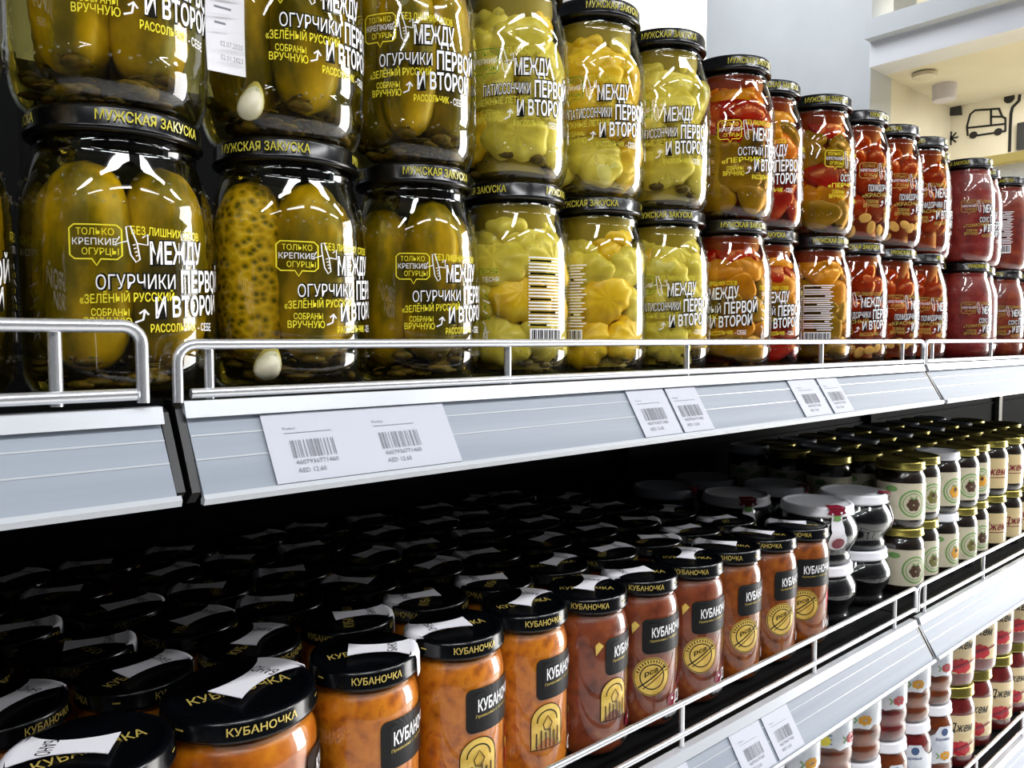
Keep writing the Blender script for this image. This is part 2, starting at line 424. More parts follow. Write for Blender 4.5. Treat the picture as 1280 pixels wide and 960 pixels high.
def hatch(b, w):
    P = lambda x, y: px_on_X(x, y, XW)
    q = [P(1186, 145), P(1187, 134), P(1193, 130), P(1202, 131), P(1203, 144)]
    k = len(q); b.add([w(u, v, 0.02) for u, v in q] + [w(u, v, 0.0) for u, v in q], [tuple(range(k))] + [(i, k + i, k + (i + 1) % k, (i + 1) % k) for i in range(k)])
far_thing('wall_plaque', hatch, 'art_panel', 'small dark arched panel left of the van drawing on cream wall', 'wall panel')
def board(b, w):
    (u0, v0), (u1, v1) = px_on_X(1272, 188, XW), px_on_X(1300, 150, XW)
    p0, p1 = w(u0, v0, 0), w(u1, v1, 0.03)
    b.box(p1[0], p0[0], min(p0[1], p1[1]), max(p0[1], p1[1]), v0, v1)
far_thing('menu_board', board, 'art_panel', 'dark rectangular board at the edge of the cream niche wall', 'board')
def spark(b, w):
    cu, cv = px_on_X(1189, 173, XW)
    for t in range(4):
        a = t * PI / 4; art_line(b, w, [(cu - 0.05 * math.cos(a), cv - 0.05 * math.sin(a)), (cu + 0.05 * math.cos(a), cv + 0.05 * math.sin(a))], 0.012)
far_thing('wall_drawing', spark, 'art', 'small black star drawn low on the cream niche wall', 'wall drawing')
def corner_line(b, w):  # back corner edge of the niche, put in as a grey line
    art_line(b, w, [px_on_X(1179, 140, XW), px_on_X(1178, 176, XW)], 0.016)
far_thing('wall_drawing', corner_line, 'can', 'thin grey upright line put in for the back corner of the cream niche', 'wall drawing')
b = MB(); b.lathe([(0, 0), (0.070, 0), (0.075, 0.02), (0.060, 0.03), (0, 0.03)], 24)
o = link('downlight', b.mesh('downlight', 'paper_beige'), None, (5.34, 2.13, 1.67 + EZ)); tag(o, 'round recessed lamp ring in the niche ceiling', 'ceiling lamp')
b = MB(); b.lathe([(0, 0), (0.065, 0), (0.07, 0.005), (0.078, 0.16), (0, 0.165)], 24)
b.tube([(0, 0, 0.16), (0, 0, 1.70 - px_on_X(1180, 126, 5.7)[1])], 0.006, 8)
o = link('hanging_lamp', b.mesh('hanging_lamp', 'can'), None, (5.7, -px_on_X(1180, 126, 5.7)[0], px_on_X(1180, 126, 5.7)[1] + EZ)); tag(o, 'pale lilac can lamp hanging from the niche ceiling', 'hanging lamp')

# ================================================================== GONDOLA
SEAMS = [-0.757, 0.123, 1.002, 1.882, 2.762, 3.642]
MODN = ['nearest', 'second', 'third', 'fourth', 'fifth']
LEVELS = [('upper', -0.0300), ('middle', -0.3450), ('lower', -0.6450)]
YF, YB = 0.395, 0.86
for k in range(5):
    x0, x1 = SEAMS[k] + 0.002, SEAMS[k + 1] - 0.002
    b = MB(); b.box(x0, x1, YB, YB + 0.02, -1.45, 0.26)
    for z in (-0.9, -0.5, -0.2, 0.1): b.box(x0, x1, YB - 0.004, YB, z, z + 0.004)
    o = link('back_panel', b.mesh('back_panel', 'shelf', False), None, (0, 0, EZ)); tag(o, 'black steel back panel behind the jars, %s shelf bay' % MODN[k], 'back panel', 'gondola back panels')
    b = MB(); b.box(x0, x1, 0.42, YB, -1.45, -1.25); b.box(x0, x1, 0.40, YB, -1.25, -1.22)
    o = link('base_plinth', b.mesh('base_plinth', 'shelf', False), None, (0, 0, EZ)); tag(o, 'black plinth under the %s shelf bay' % MODN[k], 'plinth', 'gondola plinths')
    for lev, z in LEVELS:
        # shelf: board with a folded front edge, plus two brackets
        dz = 0.001 if (k == 0 and lev == 'upper') else 0.0
        b = MB()
        b.box(x0, x1, YF + 0.004, YB - 0.005, z - 0.028 + dz, z + dz); b.box(x0, x1, YF + 0.002, YF + 0.004, z - 0.036 + dz, z + dz)
        board_m = b.mesh('shelf_board', 'shelf', False)
        b = MB()
        b.add([(x0 + 0.004, YF + 0.16, z - 0.036), (x0 + 0.004, YB - 0.006, z - 0.036), (x0 + 0.004, YB - 0.006, z - 0.10), (x0 + 0.004, YF + 0.16, z - 0.04),
               (x0 + 0.009, YF + 0.16, z - 0.036), (x0 + 0.009, YB - 0.006, z - 0.036), (x0 + 0.009, YB - 0.006, z - 0.10), (x0 + 0.009, YF + 0.16, z - 0.04)],
              [(0, 1, 2, 3), (4, 7, 6, 5), (0, 4, 5, 1), (1, 5, 6, 2), (2, 6, 7, 3), (3, 7, 4, 0)])
        br = b.mesh('shelf_bracket', 'shelf', False)
        spawn([part('board', board_m), part('bracket', br)], 'gondola_shelf', (0, 0, 0), 0, 'black steel %s shelf of the %s bay, under jars' % (lev, MODN[k]), 'shelf', 'black gondola shelves')
        # price strip: tilted channel with lips and a black cap at each end
        y0, y1, zt, zb = YF - 0.003, YF - 0.029, z + dz - 0.004, z + dz - 0.0455
        if k == 0 and lev == 'upper': zt -= 0.003
        b = MB()
        b.extrude([(y0 + 0.004, zt), (y0, zt), (y1, zb), (y1 + 0.003, zb), (y0 + 0.004, zt - 0.005)], x0 + 0.004, x1 - 0.004)
        pl = b.mesh('strip_face', 'strip', False)
        b = MB()
        b.extrude([(y0 + 0.004, zt + 0.004), (y0 - 0.003, zt + 0.004), (y0 - 0.006, zt - 0.004), (y0 + 0.001, zt)], x0 + 0.003, x1 - 0.003)
        b.extrude([(y1 + 0.003, zb + 0.001), (y1 - 0.0008, zb + 0.0035), (y1 - 0.0025, zb + 0.0015), (y1 - 0.001, zb - 0.0015), (y1 + 0.003, zb - 0.0015)], x0 + 0.003, x1 - 0.003)
        for q in (0.30, 0.56):
            yq, zq = y0 + (y1 - y0) * q, zt + (zb - zt) * q
            b.extrude([(yq + 0.001, zq + 0.0006), (yq - 0.0004, zq + 0.0002), (yq - 0.0006, zq - 0.0004), (yq + 0.001, zq - 0.0004)], x0 + 0.004, x1 - 0.004)
        lip = b.mesh('strip_lip', 'strip_lip', False)
        caps = []
        for xa in (x0 - 0.0005, x1 - 0.0035):
            b = MB(); b.extrude([(y0 + 0.006, zt + 0.003), (y0, zt + 0.001), (y1 + 0.004, zb + 0.004), (y1 + 0.012, zb - 0.002), (y0 + 0.006, zb + 0.01)], xa, xa + 0.004)
            caps.append(part('end_cap', b.mesh('strip_end', 'end_cap', False)))
        spawn([part('face', pl), part('lip', lip)] + caps, 'price_strip', (0, 0, 0), 0,
              'tilted grey price strip along the front edge of %s shelf, %s bay' % (lev, MODN[k]), 'price strip', 'shelf-edge price strips')
        # wire guard rail: bent top wire, lower wire, posts
        yr = YF - 0.004
        zt2, zl = z + 0.0275, z + 0.0035
        if lev != 'upper': zt2, zl = z + 0.0395, z + 0.0125
        if k == 0 and lev == 'upper': zt2 += 0.0085; zl += 0.001; yr -= 0.004
        xa, xb = x0 - (0.0 if k else 0) + 0.001, x1 - 0.001
        if k == 0: xb -= 0.011
        rr = 0.0085
        path = [(xa, yr, zl - 0.004), (xa, yr, zt2 - rr)] + [(xa + rr * (1 - math.cos(t * PI / 10)), yr, zt2 - rr + rr * math.sin(t * PI / 10)) for t in range(1, 6)]
        path += [(xb - rr * (1 - math.cos(t * PI / 10)), yr, zt2 - rr + rr * math.sin(t * PI / 10)) for t in range(5, -1, -1)] + [(xb, yr, zl - 0.004)]
        wr = 0.0026 if k else 0.003
        b = MB(); b.tube(path, wr, 12); top = b.mesh('rail_top', 'chrome', True, 60)
        b = MB(); b.tube([(xa + 0.006, yr, zl), (xb - 0.003, yr, zl)], wr * 0.95, 12); low = b.mesh('rail_low', 'chrome', True, 60)
        kit = [part('top_wire', top), part('lower_wire', low)]
        n = 5
        posts = [xa + 0.026 + i * (xb - xa - 0.052) / (n - 1) for i in range(n)]
        if k == 1: posts = [0.142, 0.338, 0.532, 0.755, 0.945]
        if k == 0: posts[-1] = 0.074
        b = MB(); b.tube([(0, yr, z + 0.0005), (0, yr, zt2)], wr * 0.95, 10); pm = b.mesh('rail_post', 'chrome', True, 60)
        for xp in posts: kit.append(part('post', pm, loc=(xp, 0.0025, 0)))
        spawn(kit, 'wire_guard_rail', (0, 0, 0), 0, 'chromed wire guard rail before the jars of %s shelf, %s bay' % (lev, MODN[k]), 'guard rail', 'chromed wire guard rails')
for i, xs in enumerate(SEAMS):
    b = MB(); b.box(xs - 0.014, xs + 0.014, YB - 0.016, YB - 0.0045, -1.22, 0.26)
    o = link('upright_post', b.mesh('upright_post', 'post' if i == 4 else 'shelf', False), None, (0, 0, EZ))
    tag(o, ('pale steel upright between the last two shelf bays' if i == 4 else 'black steel upright at the back seam, %s from the near end' % ORD[i]), 'upright', 'gondola uprights')

# price tags: papers lying in the strips
def strip_wrap(z, xc):
    y0, y1, zt, zb = YF - 0.003, YF - 0.029, z - 0.004, z - 0.0455
    L = math.hypot(y0 - y1, zt - zb); ny, nz = -(zt - zb) / L, (y0 - y1) / L
    return (lambda u, v, d=0.0: (xc + u, y1 + (y0 - y1) * v / L + ny * d, zb + (zt - zb) * v / L + nz * d)), L
def price_tag(z, x0, x1, label, prints, faint=False):
    w, L = strip_wrap(z, 0)
    b = MB()
    a = [w(x0, 0.0035, 0.0008), w(x1, 0.0035, 0.0008), w(x1, L - 0.0065, 0.0008), w(x0, L - 0.0065, 0.0008)]
    c = [w(x0, 0.0035, 0.0012), w(x1, 0.0035, 0.0012), w(x1, L - 0.0065, 0.0012), w(x0, L - 0.0065, 0.0012)]
    b.add(a + c, [(3, 2, 1, 0), (4, 5, 6, 7), (0, 1, 5, 4), (1, 2, 6, 5), (2, 3, 7, 6), (3, 0, 4, 7)])
    pm = b.mesh('tag_paper', 'tag_paper', False)
    rnd = random.Random(int(x0 * 1000)); kit = [part('paper', pm)]
    for xc in prints:
        b = MB()
        u = xc - 0.013
        while u < xc + 0.013:
            bw = rnd.choice((0.0004, 0.0006, 0.0011)); b.patch(w, u, min(u + bw, xc + 0.0135), 0.0165, 0.0265, 1, 1, 0, 0.0015); u += bw + rnd.choice((0.0006, 0.0009, 0.0014))
        b.text(w, '4607936771460', xc - 0.0125, 0.0128, 0.0026, 0.024, 0, 0.0015)
        b.text(w, 'AED 12.60', xc - 0.0125, 0.0082, 0.0026, None, 0, 0.0015)
        b.text(w, 'Product', xc - 0.015, 0.0328, 0.0016, None, 0, 0.0015)
        b.patch(w, xc - 0.015, xc + 0.012, 0.0306, 0.0309, 4, 1, 0, 0.0015)
        kit.append(part('print', b.mesh('tag_print', 'ink', False)))
    spawn(kit, 'price_tag', (0, 0, 0), 0, label, 'price tag', 'price tags in the shelf strips')
price_tag(-0.030, 0.165, 0.280, 'wide white price paper with two barcodes in the upper shelf strip', [0.190, 0.243])
price_tag(-0.030, 0.449, 0.493, 'white barcode price tag, left one of the pair in mid upper strip', [0.470])
price_tag(-0.030, 0.496, 0.535, 'white barcode price tag, right one of the pair in mid upper strip', [0.515])
price_tag(-0.030, 0.680, 0.730, 'faded price tag, left one of the far pair in upper strip', [0.705])
price_tag(-0.030, 0.735, 0.775, 'faded price tag, right one of the far pair in upper strip', [0.755])
price_tag(-0.345, 0.420, 0.530, 'wide white price paper on the middle strip below the brown spread jars', [0.445, 0.495])
price_tag(-0.345, 0.592, 0.640, 'white price tag, nearer of the pair on the middle strip', [0.616])
price_tag(-0.345, 0.645, 0.690, 'white price tag, farther of the pair on the middle strip', [0.667])

# ================================================================== PICKLE JARS (upper shelf)
PR, PH = 0.0435, 0.1505
def glass_profile(R, s=1.0):
    k = R / 0.0435
    return [(0, 0.003), (0.030 * k, 0.002), (0.033 * k, 0.0), (0.036 * k, 0.0006), (0.0395 * k, 0.004), (0.042 * k, 0.010), (0.0430 * k, 0.017), (0.0432 * k, 0.024), (0.0428 * k, 0.026), (R, 0.030),
            (R, 0.092), (0.0428 * k, 0.095), (0.0430 * k, 0.099), (0.0420 * k, 0.107), (0.0395 * k, 0.117), (0.0365 * k, 0.126), (0.0355 * k, 0.1295), (0.0362 * k, 0.1315), (0.0352 * k, 0.1335), (0.0352 * k, 0.1480)]
def pickle_glass():
    b = MB(); b.lathe(glass_profile(PR), 56)
    return b.mesh('jar_glass', 'glass', True, 60)
def glass_dots(rows):
    b = MB()
    for z, r in rows:
        for i in range(34):
            a = 2 * PI * i / 34 + z * 40
            if (i * 7 + int(z * 1e4)) % 5 == 0: continue
            b.blob(Matrix.Translation((r * math.cos(a), r * math.sin(a), z)) @ Matrix.Scale(0.0009, 4), None, 6, 4)
    return b.mesh('embossed_ring', 'glass', True, 180)
def black_lid(R, z0, h, m='lid', lip=0.0006):
    b = MB()
    b.lathe([(R - 0.003, z0 + 0.0005), (R - 0.0008, z0), (R + lip, z0 + 0.0012), (R + lip, z0 + 0.0028), (R - 0.0003, z0 + 0.004), (R - 0.0002, z0 + h - 0.0028), (R - 0.0012, z0 + h - 0.0007), (R - 0.003, z0 + h),
             (R - 0.0048, z0 + h - 0.0004), (R - 0.0062, z0 + h - 0.0016), (R - 0.0075, z0 + h - 0.0019), (0, z0 + h - 0.0015)], 56)
    return b.mesh('lid', m, True, 60)
def rim_text(R, z, body, size, m, w=None):
    b = MB(); b.text(cyl(R), body, -0.02, z, size, w, 0, 0.0003, 0.012)
    return b.mesh('lid_lettering', m, False)
G_PICK = pickle_glass(); G_DOTS = glass_dots([(0.0205, 0.0432), (0.0225, 0.0432)]); G_DOTS2 = glass_dots([(0.1005, 0.0429), (0.1030, 0.0427)]); G_DOTS3 = glass_dots([(0.1130, 0.0406)])
L_PICK = black_lid(0.0385, 0.1365, 0.0140)
T_PICK = rim_text(0.0385, 0.1415, 'МУЖСКАЯ ЗАКУСКА', 0.0052, 'lime_print', 0.050)
RIM_PICK = [part('lid_lettering', T_PICK, rot=(0, 0, i * 2 * PI / 3)) for i in range(3)]

def info_panel(b, wr, u, mw, mk, bar=True):
    """Small print block with heavier lines and a barcode: indices mw (white), mk (dark)."""
    for i in range(22):
        v = 0.092 - i * 0.0024
        b.patch(wr, u - 0.016, u + 0.016 - (i * 7 % 5) * 0.0012, v, v + 0.0011, 8, 1, mw, 0.0004)
        if i % 4 == 1: b.patch(wr, u - 0.015, u + (i % 3) * 0.004 - 0.002, v - 0.0002, v + 0.0013, 6, 1, mk, 0.0006)
    if bar:
        b.patch(wr, u - 0.015, u + 0.013, 0.0265, 0.0395, 8, 1, mw, 0.0004)
        uu = u - 0.0135; i = 0
        while uu < u + 0.0115:
            bw = (0.0006, 0.0012, 0.0005, 0.0009)[i % 4]; b.patch(wr, uu, uu + bw, 0.0285, 0.0385, 1, 1, mk, 0.0006); uu += bw + (0.0006, 0.0005, 0.0011)[i % 3]; i += 1
def lettering(product, sub, accent, dark=True, second='yellow_print'):
    b = MB(); W = cyl(PR); mats = ['white_print', accent, 'dark_print', second]
    def big(t, u, v, h, w):
        b.text(W, t, u, v, h, w, 2, 0.0003, 0.075, 0.0, 0.09)
        b.text(W, t, u, v, h, w, 0, 0.0006, 0.022, 0.0, 0.09)
    big('МЕЖДУ', 0.0120, 0.0700, 0.0112, 0.0270); big('ПЕРВОЙ', 0.0262, 0.0562, 0.0112, 0.0320); big('И ВТОРОЙ', 0.0137, 0.0425, 0.0104, 0.0390)
    w = min(0.0330, 0.0042 * len(product))
    if dark: b.text(W, product, 0.0232 - w, 0.0562, 0.0075, w, 2, 0.0003, 0.07, 0, 0.05)
    b.text(W, product, 0.0232 - w, 0.0562, 0.0075, w, 0, 0.0006, 0.0, 0, 0.05)
    b.text(W, sub, -0.0165, 0.0492, 0.0045, 0.0410, 1, 0.0005, 0.01, 0, 0.06)
    b.text(W, 'СОБРАНЫ', -0.0120, 0.0432, 0.0037, 0.0150, 1, 0.0005, 0.01)
    b.text(W, 'ВРУЧНУЮ', -0.0150, 0.0382, 0.0042, 0.0190, 1, 0.0005, 0.01)
    b.ribbon(W, [(0.0052, 0.040), (0.0085, 0.0415), (0.0092, 0.046)], 0.0009, 0, 0.0005); b.ribbon(W, [(0.0070, 0.0445), (0.0092, 0.0465), (0.0108, 0.0440)], 0.0009, 0, 0.0005)
    b.text(W, 'РАССОЛЬЧИК', 0.0115, 0.0350, 0.0042, 0.0230, 1, 0.0005, 0.01, 0, 0.05); b.text(W, '- СЕБЕ', 0.0358, 0.0362, 0.0042, 0.0110, 0, 0.0005, 0.01)
    b.text(W, 'БЕЗ ЛИШНИХ СЛОВ', 0.0045, 0.0845, 0.0042, 0.0330, 1, 0.0005, 0.005)
    # speech bubble with three lines
    x0, x1, z0, z1 = -0.0200, 0.0008, 0.0715, 0.0885
    r = 0.002
    pts = [(x0 + r, z0), (-0.0110, z0), (-0.0092, z0 - 0.0032), (-0.0075, z0), (x1 - r, z0), (x1, z0 + r), (x1, z1 - r), (x1 - r, z1), (x0 + r, z1), (x0, z1 - r), (x0, z0 + r)]
    b.ribbon(W, pts, 0.0007, 3, 0.0005, True)
    b.text(W, 'ТОЛЬКО', -0.0172, 0.0834, 0.0034, 0.0150, 3, 0.0005); b.text(W, 'КРЕПКИЕ', -0.0188, 0.0785, 0.0034, 0.0178, 0, 0.0005); b.text(W, 'ОГУРЦЫ', -0.0150, 0.0736, 0.0034, 0.0145, 3, 0.0005)
    # little outlined gherkin with bent arms
    b.ribbon(W, [(0.0025, 0.088), (0.0042, 0.0885), (0.0068, 0.080), (0.0078, 0.072), (0.0062, 0.0705), (0.0042, 0.0740), (0.0030, 0.082)], 0.0006, 0, 0.0006, True)
    b.ribbon(W, [(0.0030, 0.0810), (-0.0020, 0.0790), (0.0, 0.0830)], 0.0006, 0, 0.0006); b.ribbon(W, [(0.0068, 0.0800), (0.0112, 0.0795), (0.0112, 0.0850), (0.0090, 0.0830)], 0.0006, 0, 0.0006)
    for i in range(4): b.ribbon(W, [(0.0050 + i * 0.0004, 0.0790 - i * 0.0018), (0.0062 + i * 0.0003, 0.0795 - i * 0.0018)], 0.0005, 0, 0.0006)
    # side ornaments and the back panel
    b.text(W, 'ПЕСНЯ', 0.0610, 0.0800, 0.0045, 0.014, 3, 0.0005); b.text(W, 'ПЕСНЯ', 0.0640, 0.0745, 0.0035, 0.012, 0, 0.0005)
    for i in range(7): b.ribbon(W, [(0.0640 + 0.002 * (i % 2), 0.069 - i * 0.004), (0.0655 + 0.002 * (i % 3), 0.0665 - i * 0.004)], 0.0009, (0, 3)[i % 2], 0.0005)
    b.ribbon(W, [(0.064, 0.030), (0.066, 0.042), (0.068, 0.030), (0.064, 0.036), (0.069, 0.037)], 0.0008, 0, 0.0005)
    a = b.mesh('printed_lettering', mats, False)
    b = MB(); info_panel(b, W, PR * 2.6, 0, 2)
    return a, b.mesh('small_print_panel', mats, False)

# --- contents
def rot_to(axis_z): return Vector(axis_z).to_track_quat('Z', 'Y').to_matrix().to_4x4()
def cucumber_mesh(L, r, bend, seed, m):
    b = MB(); rnd = random.Random(seed); pts = 30; n = 28; vs = []; fs = []
    for i in range(pts + 1):
        t = i / pts
        e = math.sqrt(max(0.0, 1 - abs(2 * t - 1) ** 4.6))
        for j in range(n):
            a = 2 * PI * j / n
            rr = r * e * (1 + 0.035 * math.sin(5 * a + seed)) * (1 + rnd.uniform(-0.012, 0.02) + (0.05 if rnd.random() < 0.06 else 0)) * (1 - 0.06 * abs(2 * t - 0.9) ** 2)
            vs.append((rr * math.cos(a) + bend * math.sin(PI * t), rr * math.sin(a), L * t))
    for i in range(pts):
        for j in range(n):
            q = (j + 1) % n; fs.append((i * n + j, i * n + q, (i + 1) * n + q, (i + 1) * n + j))
    b.add(vs, fs); return b.mesh('cucumber', m, True, 80)
CUKE = [cucumber_mesh(0.112, 0.0182, 0.001, s, 'cuke') for s in (1, 2, 3)] + [cucumber_mesh(0.113, 0.0185, -0.001, 5, 'cuke_pale')]
def liquid(m, R=PR, top=0.131):
    b = MB(); k = R / PR
    pr = [(max(r - 0.0016, 0), z + 0.0012) for r, z in glass_profile(R) if z < top] 
    b.lathe(pr + [(pr[-1][0] - 0.001, top + 0.001), (0, top + 0.001)], 48); return b.mesh('brine', m, True, 60)
BR_DARK, BR_PALE, BR_RED = liquid('brine'), liquid('brine_pale'), liquid('brine_red')
def dill_mesh(seed, top=0.020):
    b = MB(); rnd = random.Random(seed)
    for i in range(44):
        a = rnd.uniform(0, 2 * PI); r = 0.034 * math.sqrt(rnd.random()); z = rnd.uniform(0.006, top) * (0.6 + 0.5 * r / 0.034)
        m = Matrix.Translation((r * math.cos(a), r * math.sin(a), max(z, 0.007))) @ Matrix.Rotation(a, 4, 'Z') @ Matrix.Diagonal((rnd.uniform(0.003, 0.007), rnd.uniform(0.003, 0.008), rnd.uniform(0.0015, 0.004), 1))
        b.blob(m, None, 8, 5)
    for i in range(26):
        a = rnd.uniform(0, 2 * PI); r = rnd.uniform(0.012, 0.036); z = rnd.uniform(0.008, top + 0.003)
        p = Vector((r * math.cos(a), r * math.sin(a), z)); d = Vector((rnd.uniform(-1, 1), rnd.uniform(-1, 1), rnd.uniform(-0.3, 0.5))).normalized() * 0.010
        q = p + d
        if math.hypot(q.x, q.y) < 0.038 and q.z > 0.006: b.tube([p, (p + q) / 2 + Vector((0, 0, 0.001)), q], 0.0006, 5)
    return b.mesh('dill_and_spices', 'dill', True, 80)
DILL = [dill_mesh(1), dill_mesh(2)]
def core_mesh(m, r=0.022, z0=0.008, z1=0.120):
    b = MB(); b.lathe([(0, z0), (r, z0), (r, 0.112), (0.0315, 0.127), (0.0315, 0.1345), (0, 0.1345)], 28); return b.mesh('filling', m, True, 50)
CORE_Y, CORE_R = core_mesh('core_yellow', 0.028), core_mesh('core_red', 0.028)
b = MB(); b.blob(Matrix.Diagonal((0.005, 0.008, 0.011, 1)), lambda p, th, ph: Vector((p.x * (1 - 0.35 * p.z), p.y * (1 - 0.35 * p.z), p.z)), 14, 10); GARLIC = b.mesh('garlic_clove', 'garlic')
def cuke_kit(print_m, seed, garlic=False, pale=False):
    rnd = random.Random(seed); kit = [part('jar_glass', G_PICK), part('embossed_ring', G_DOTS), part('embossed_ring', G_DOTS2), part('embossed_ring', G_DOTS3), part('lid', L_PICK, RIM_PICK), part('brine', BR_DARK),
                                      part('printed_lettering', print_m[0]), part('small_print_panel', print_m[1]), part('dill_and_spices', DILL[seed % 2])]
    n = 4; a0 = rnd.uniform(0, 1)
    for i in range(n):
        a = a0 + 2 * PI * i / n + rnd.uniform(-0.08, 0.08)
        kit.append(part('cucumber', CUKE[3] if (pale and i % 2 == 0) else CUKE[(seed + i) % 3], loc=(0.0222 * math.cos(a), 0.0222 * math.sin(a), 0.011 + rnd.uniform(0, 0.006)),
                        rot=(rnd.uniform(-0.015, 0.015), rnd.uniform(-0.015, 0.015), rnd.uniform(0, 6))))
    if garlic:
        kit.append(part('garlic_clove', GARLIC, loc=(-0.022, -0.032, 0.018), rot=(0.1, 0.2, 0.5)))
    return kit
def squash_mesh(m, lobes, seed):
    rnd = random.Random(seed); b = MB(); ph0 = rnd.uniform(0, 6)
    def fn(p, th, ph):
        k = 1 + 0.055 * math.cos(lobes * ph + ph0) * math.sin(th) ** 2 + 0.10 * math.sin(2 * ph + seed) + 0.05 * math.sin(3 * ph + 2 * seed)
        z = p.z * 0.55 * (1 + 0.05 * math.cos(lobes * ph) * math.sin(th))
        if p.z > 0.9: z -= 0.03
        return Vector((p.x * k, p.y * k, z))
    b.blob(Matrix.Scale(0.0225, 4), fn, 44, 16); return b.mesh('pattypan_squash', m, True, 80)
SQ = [squash_mesh('squash', 9, 1), squash_mesh('squash', 8, 2), squash_mesh('squash_yellow', 10, 3)]
def squash_kit(print_m, seed, yellow=0.3, dill=True):
    rnd = random.Random(seed); kit = [part('jar_glass', G_PICK), part('embossed_ring', G_DOTS), part('embossed_ring', G_DOTS2), part('embossed_ring', G_DOTS3), part('lid', L_PICK, RIM_PICK), part('brine', BR_PALE), part('filling', CORE_Y), part('printed_lettering', print_m[0]), part('small_print_panel', print_m[1])]
    if dill: kit.append(part('dill_and_spices', DILL[seed % 2]))
    for li, z in enumerate((0.033, 0.062, 0.090, 0.110, 0.1235)):
        n = (5, 5, 5, 4, 3)[li]
        for i in range(n):
            a = 2 * PI * (i + 0.5 * (li % 2)) / n + rnd.uniform(-0.12, 0.12); rad = (0.0275, 0.0280, 0.0270, 0.0185, 0.0115)[li]
            tilt = rnd.uniform(-0.5, 0.5); d = Vector((math.cos(a), math.sin(a), tilt if li < 3 else (0.4 if li == 3 else 2.0))).normalized()
            e = (rot_to(d) @ Matrix.Rotation(rnd.uniform(0, 6), 4, 'Z')).to_euler()
            kit.append(part('pattypan_squash', SQ[2] if rnd.random() < yellow else SQ[rnd.randrange(2)], loc=(rad * math.cos(a), rad * math.sin(a), z + rnd.uniform(-0.005, 0.005) * (li < 3)), rot=tuple(e)))
    return kit
def pepper_mesh(m, seed):
    rnd = random.Random(seed); b = MB()
    def fn(p, th, ph):
        k = 1 + 0.12 * math.sin(3 * ph + seed) * math.sin(th) + 0.06 * math.sin(5 * th + seed)
        return Vector((p.x * k * 1.25, p.y * k, p.z * 0.42 - 0.12 * (p.x * p.x)))
    b.blob(Matrix.Scale(0.0165, 4), fn, 24, 12); return b.mesh('pepper_piece', m, True, 80)
PEP = {c: [pepper_mesh('pep_' + c, 1), pepper_mesh('pep_' + c, 4)] for c in ('red', 'yellow', 'green', 'orange')}
b = MB(); b.blob(Matrix.Diagonal((0.0155, 0.0155, 0.0185, 1)), lambda p, th, ph: Vector((p.x, p.y, p.z - (0.1 if p.z > 0.95 else 0))), 22, 14); TOM = b.mesh('tomato', 'tomato')
b = MB(); b.blob(Matrix.Diagonal((0.0075, 0.0055, 0.0014, 1)), None, 14, 8); SLICE = b.mesh('garlic_slice', 'garlic')
def pepper_kit(print_m, layers, seed, dill=True):
    rnd = random.Random(seed); kit = [part('jar_glass', G_PICK), part('embossed_ring', G_DOTS), part('embossed_ring', G_DOTS2), part('embossed_ring', G_DOTS3), part('lid', L_PICK, RIM_PICK), part('brine', BR_RED), part('filling', CORE_R), part('printed_lettering', print_m[0]), part('small_print_panel', print_m[1])]
    if dill: kit.append(part('dill_and_spices', DILL[seed % 2]))
    zs = (0.024, 0.044, 0.064, 0.084, 0.104, 0.119, 0.1285)
    for li, z in enumerate(zs):
        n = 6 if li < 4 else (5 if li < 6 else 4)
        for i in range(n):
            c = layers[min(li, 5)]; c = rnd.choice(c) if isinstance(c, (tuple, list)) else c
            a = 2 * PI * (i + 0.5 * (li % 2)) / n + rnd.uniform(-0.15, 0.15); rad = (0.0325, 0.0330, 0.0330, 0.0325, 0.0290, 0.0230, 0.0150)[li]
            d = Vector((math.cos(a), math.sin(a), rnd.uniform(-0.25, 0.25) if li < 4 else (0.55 if li < 6 else 1.6))).normalized()
            e = (rot_to(d) @ Matrix.Rotation(rnd.uniform(-0.5, 0.5), 4, 'Z')).to_euler()
            kit.append(part('pepper_piece', PEP[c][rnd.randrange(2)], loc=(rad * math.cos(a), rad * math.sin(a), z + rnd.uniform(-0.003, 0.003) * (li < 5)), rot=tuple(e)))
    return kit
def tomato_kit(print_m, seed, slices=True):
    rnd = random.Random(seed); kit = [part('jar_glass', G_PICK), part('embossed_ring', G_DOTS), part('embossed_ring', G_DOTS2), part('embossed_ring', G_DOTS3), part('lid', L_PICK, RIM_PICK), part('brine', BR_RED), part('filling', CORE_R), part('printed_lettering', print_m[0]), part('small_print_panel', print_m[1])]
    for li, z in enumerate((0.042, 0.070, 0.096, 0.120)):
        n = 6 if li < 3 else 5
        for i in range(n):
            a = 2 * PI * (i + 0.5 * (li % 2)) / n + rnd.uniform(-0.1, 0.1); rad = (0.0255, 0.0255, 0.0230, 0.0165)[li]
            kit.append(part('tomato', TOM, loc=(rad * math.cos(a), rad * math.sin(a), z - (0.004 if li == 3 else 0)), rot=(rnd.uniform(-1, 1) * (li < 3), rnd.uniform(-1, 1) * (li < 3), 0)))
    if slices:
        for i in range(20):
            a = 2 * PI * i / 20 + rnd.uniform(-0.1, 0.1); z = 0.012 + rnd.random() * 0.018
            e = (rot_to((math.cos(a), math.sin(a), rnd.uniform(-0.3, 0.3))) @ Matrix.Rotation(rnd.uniform(0, 6), 4, 'Z')).to_euler()
            kit.append(part('garlic_slice', SLICE, loc=((0.0385 if z > 0.016 else 0.036) * math.cos(a), (0.0385 if z > 0.016 else 0.036) * math.sin(a), z), rot=tuple(e)))
    return kit
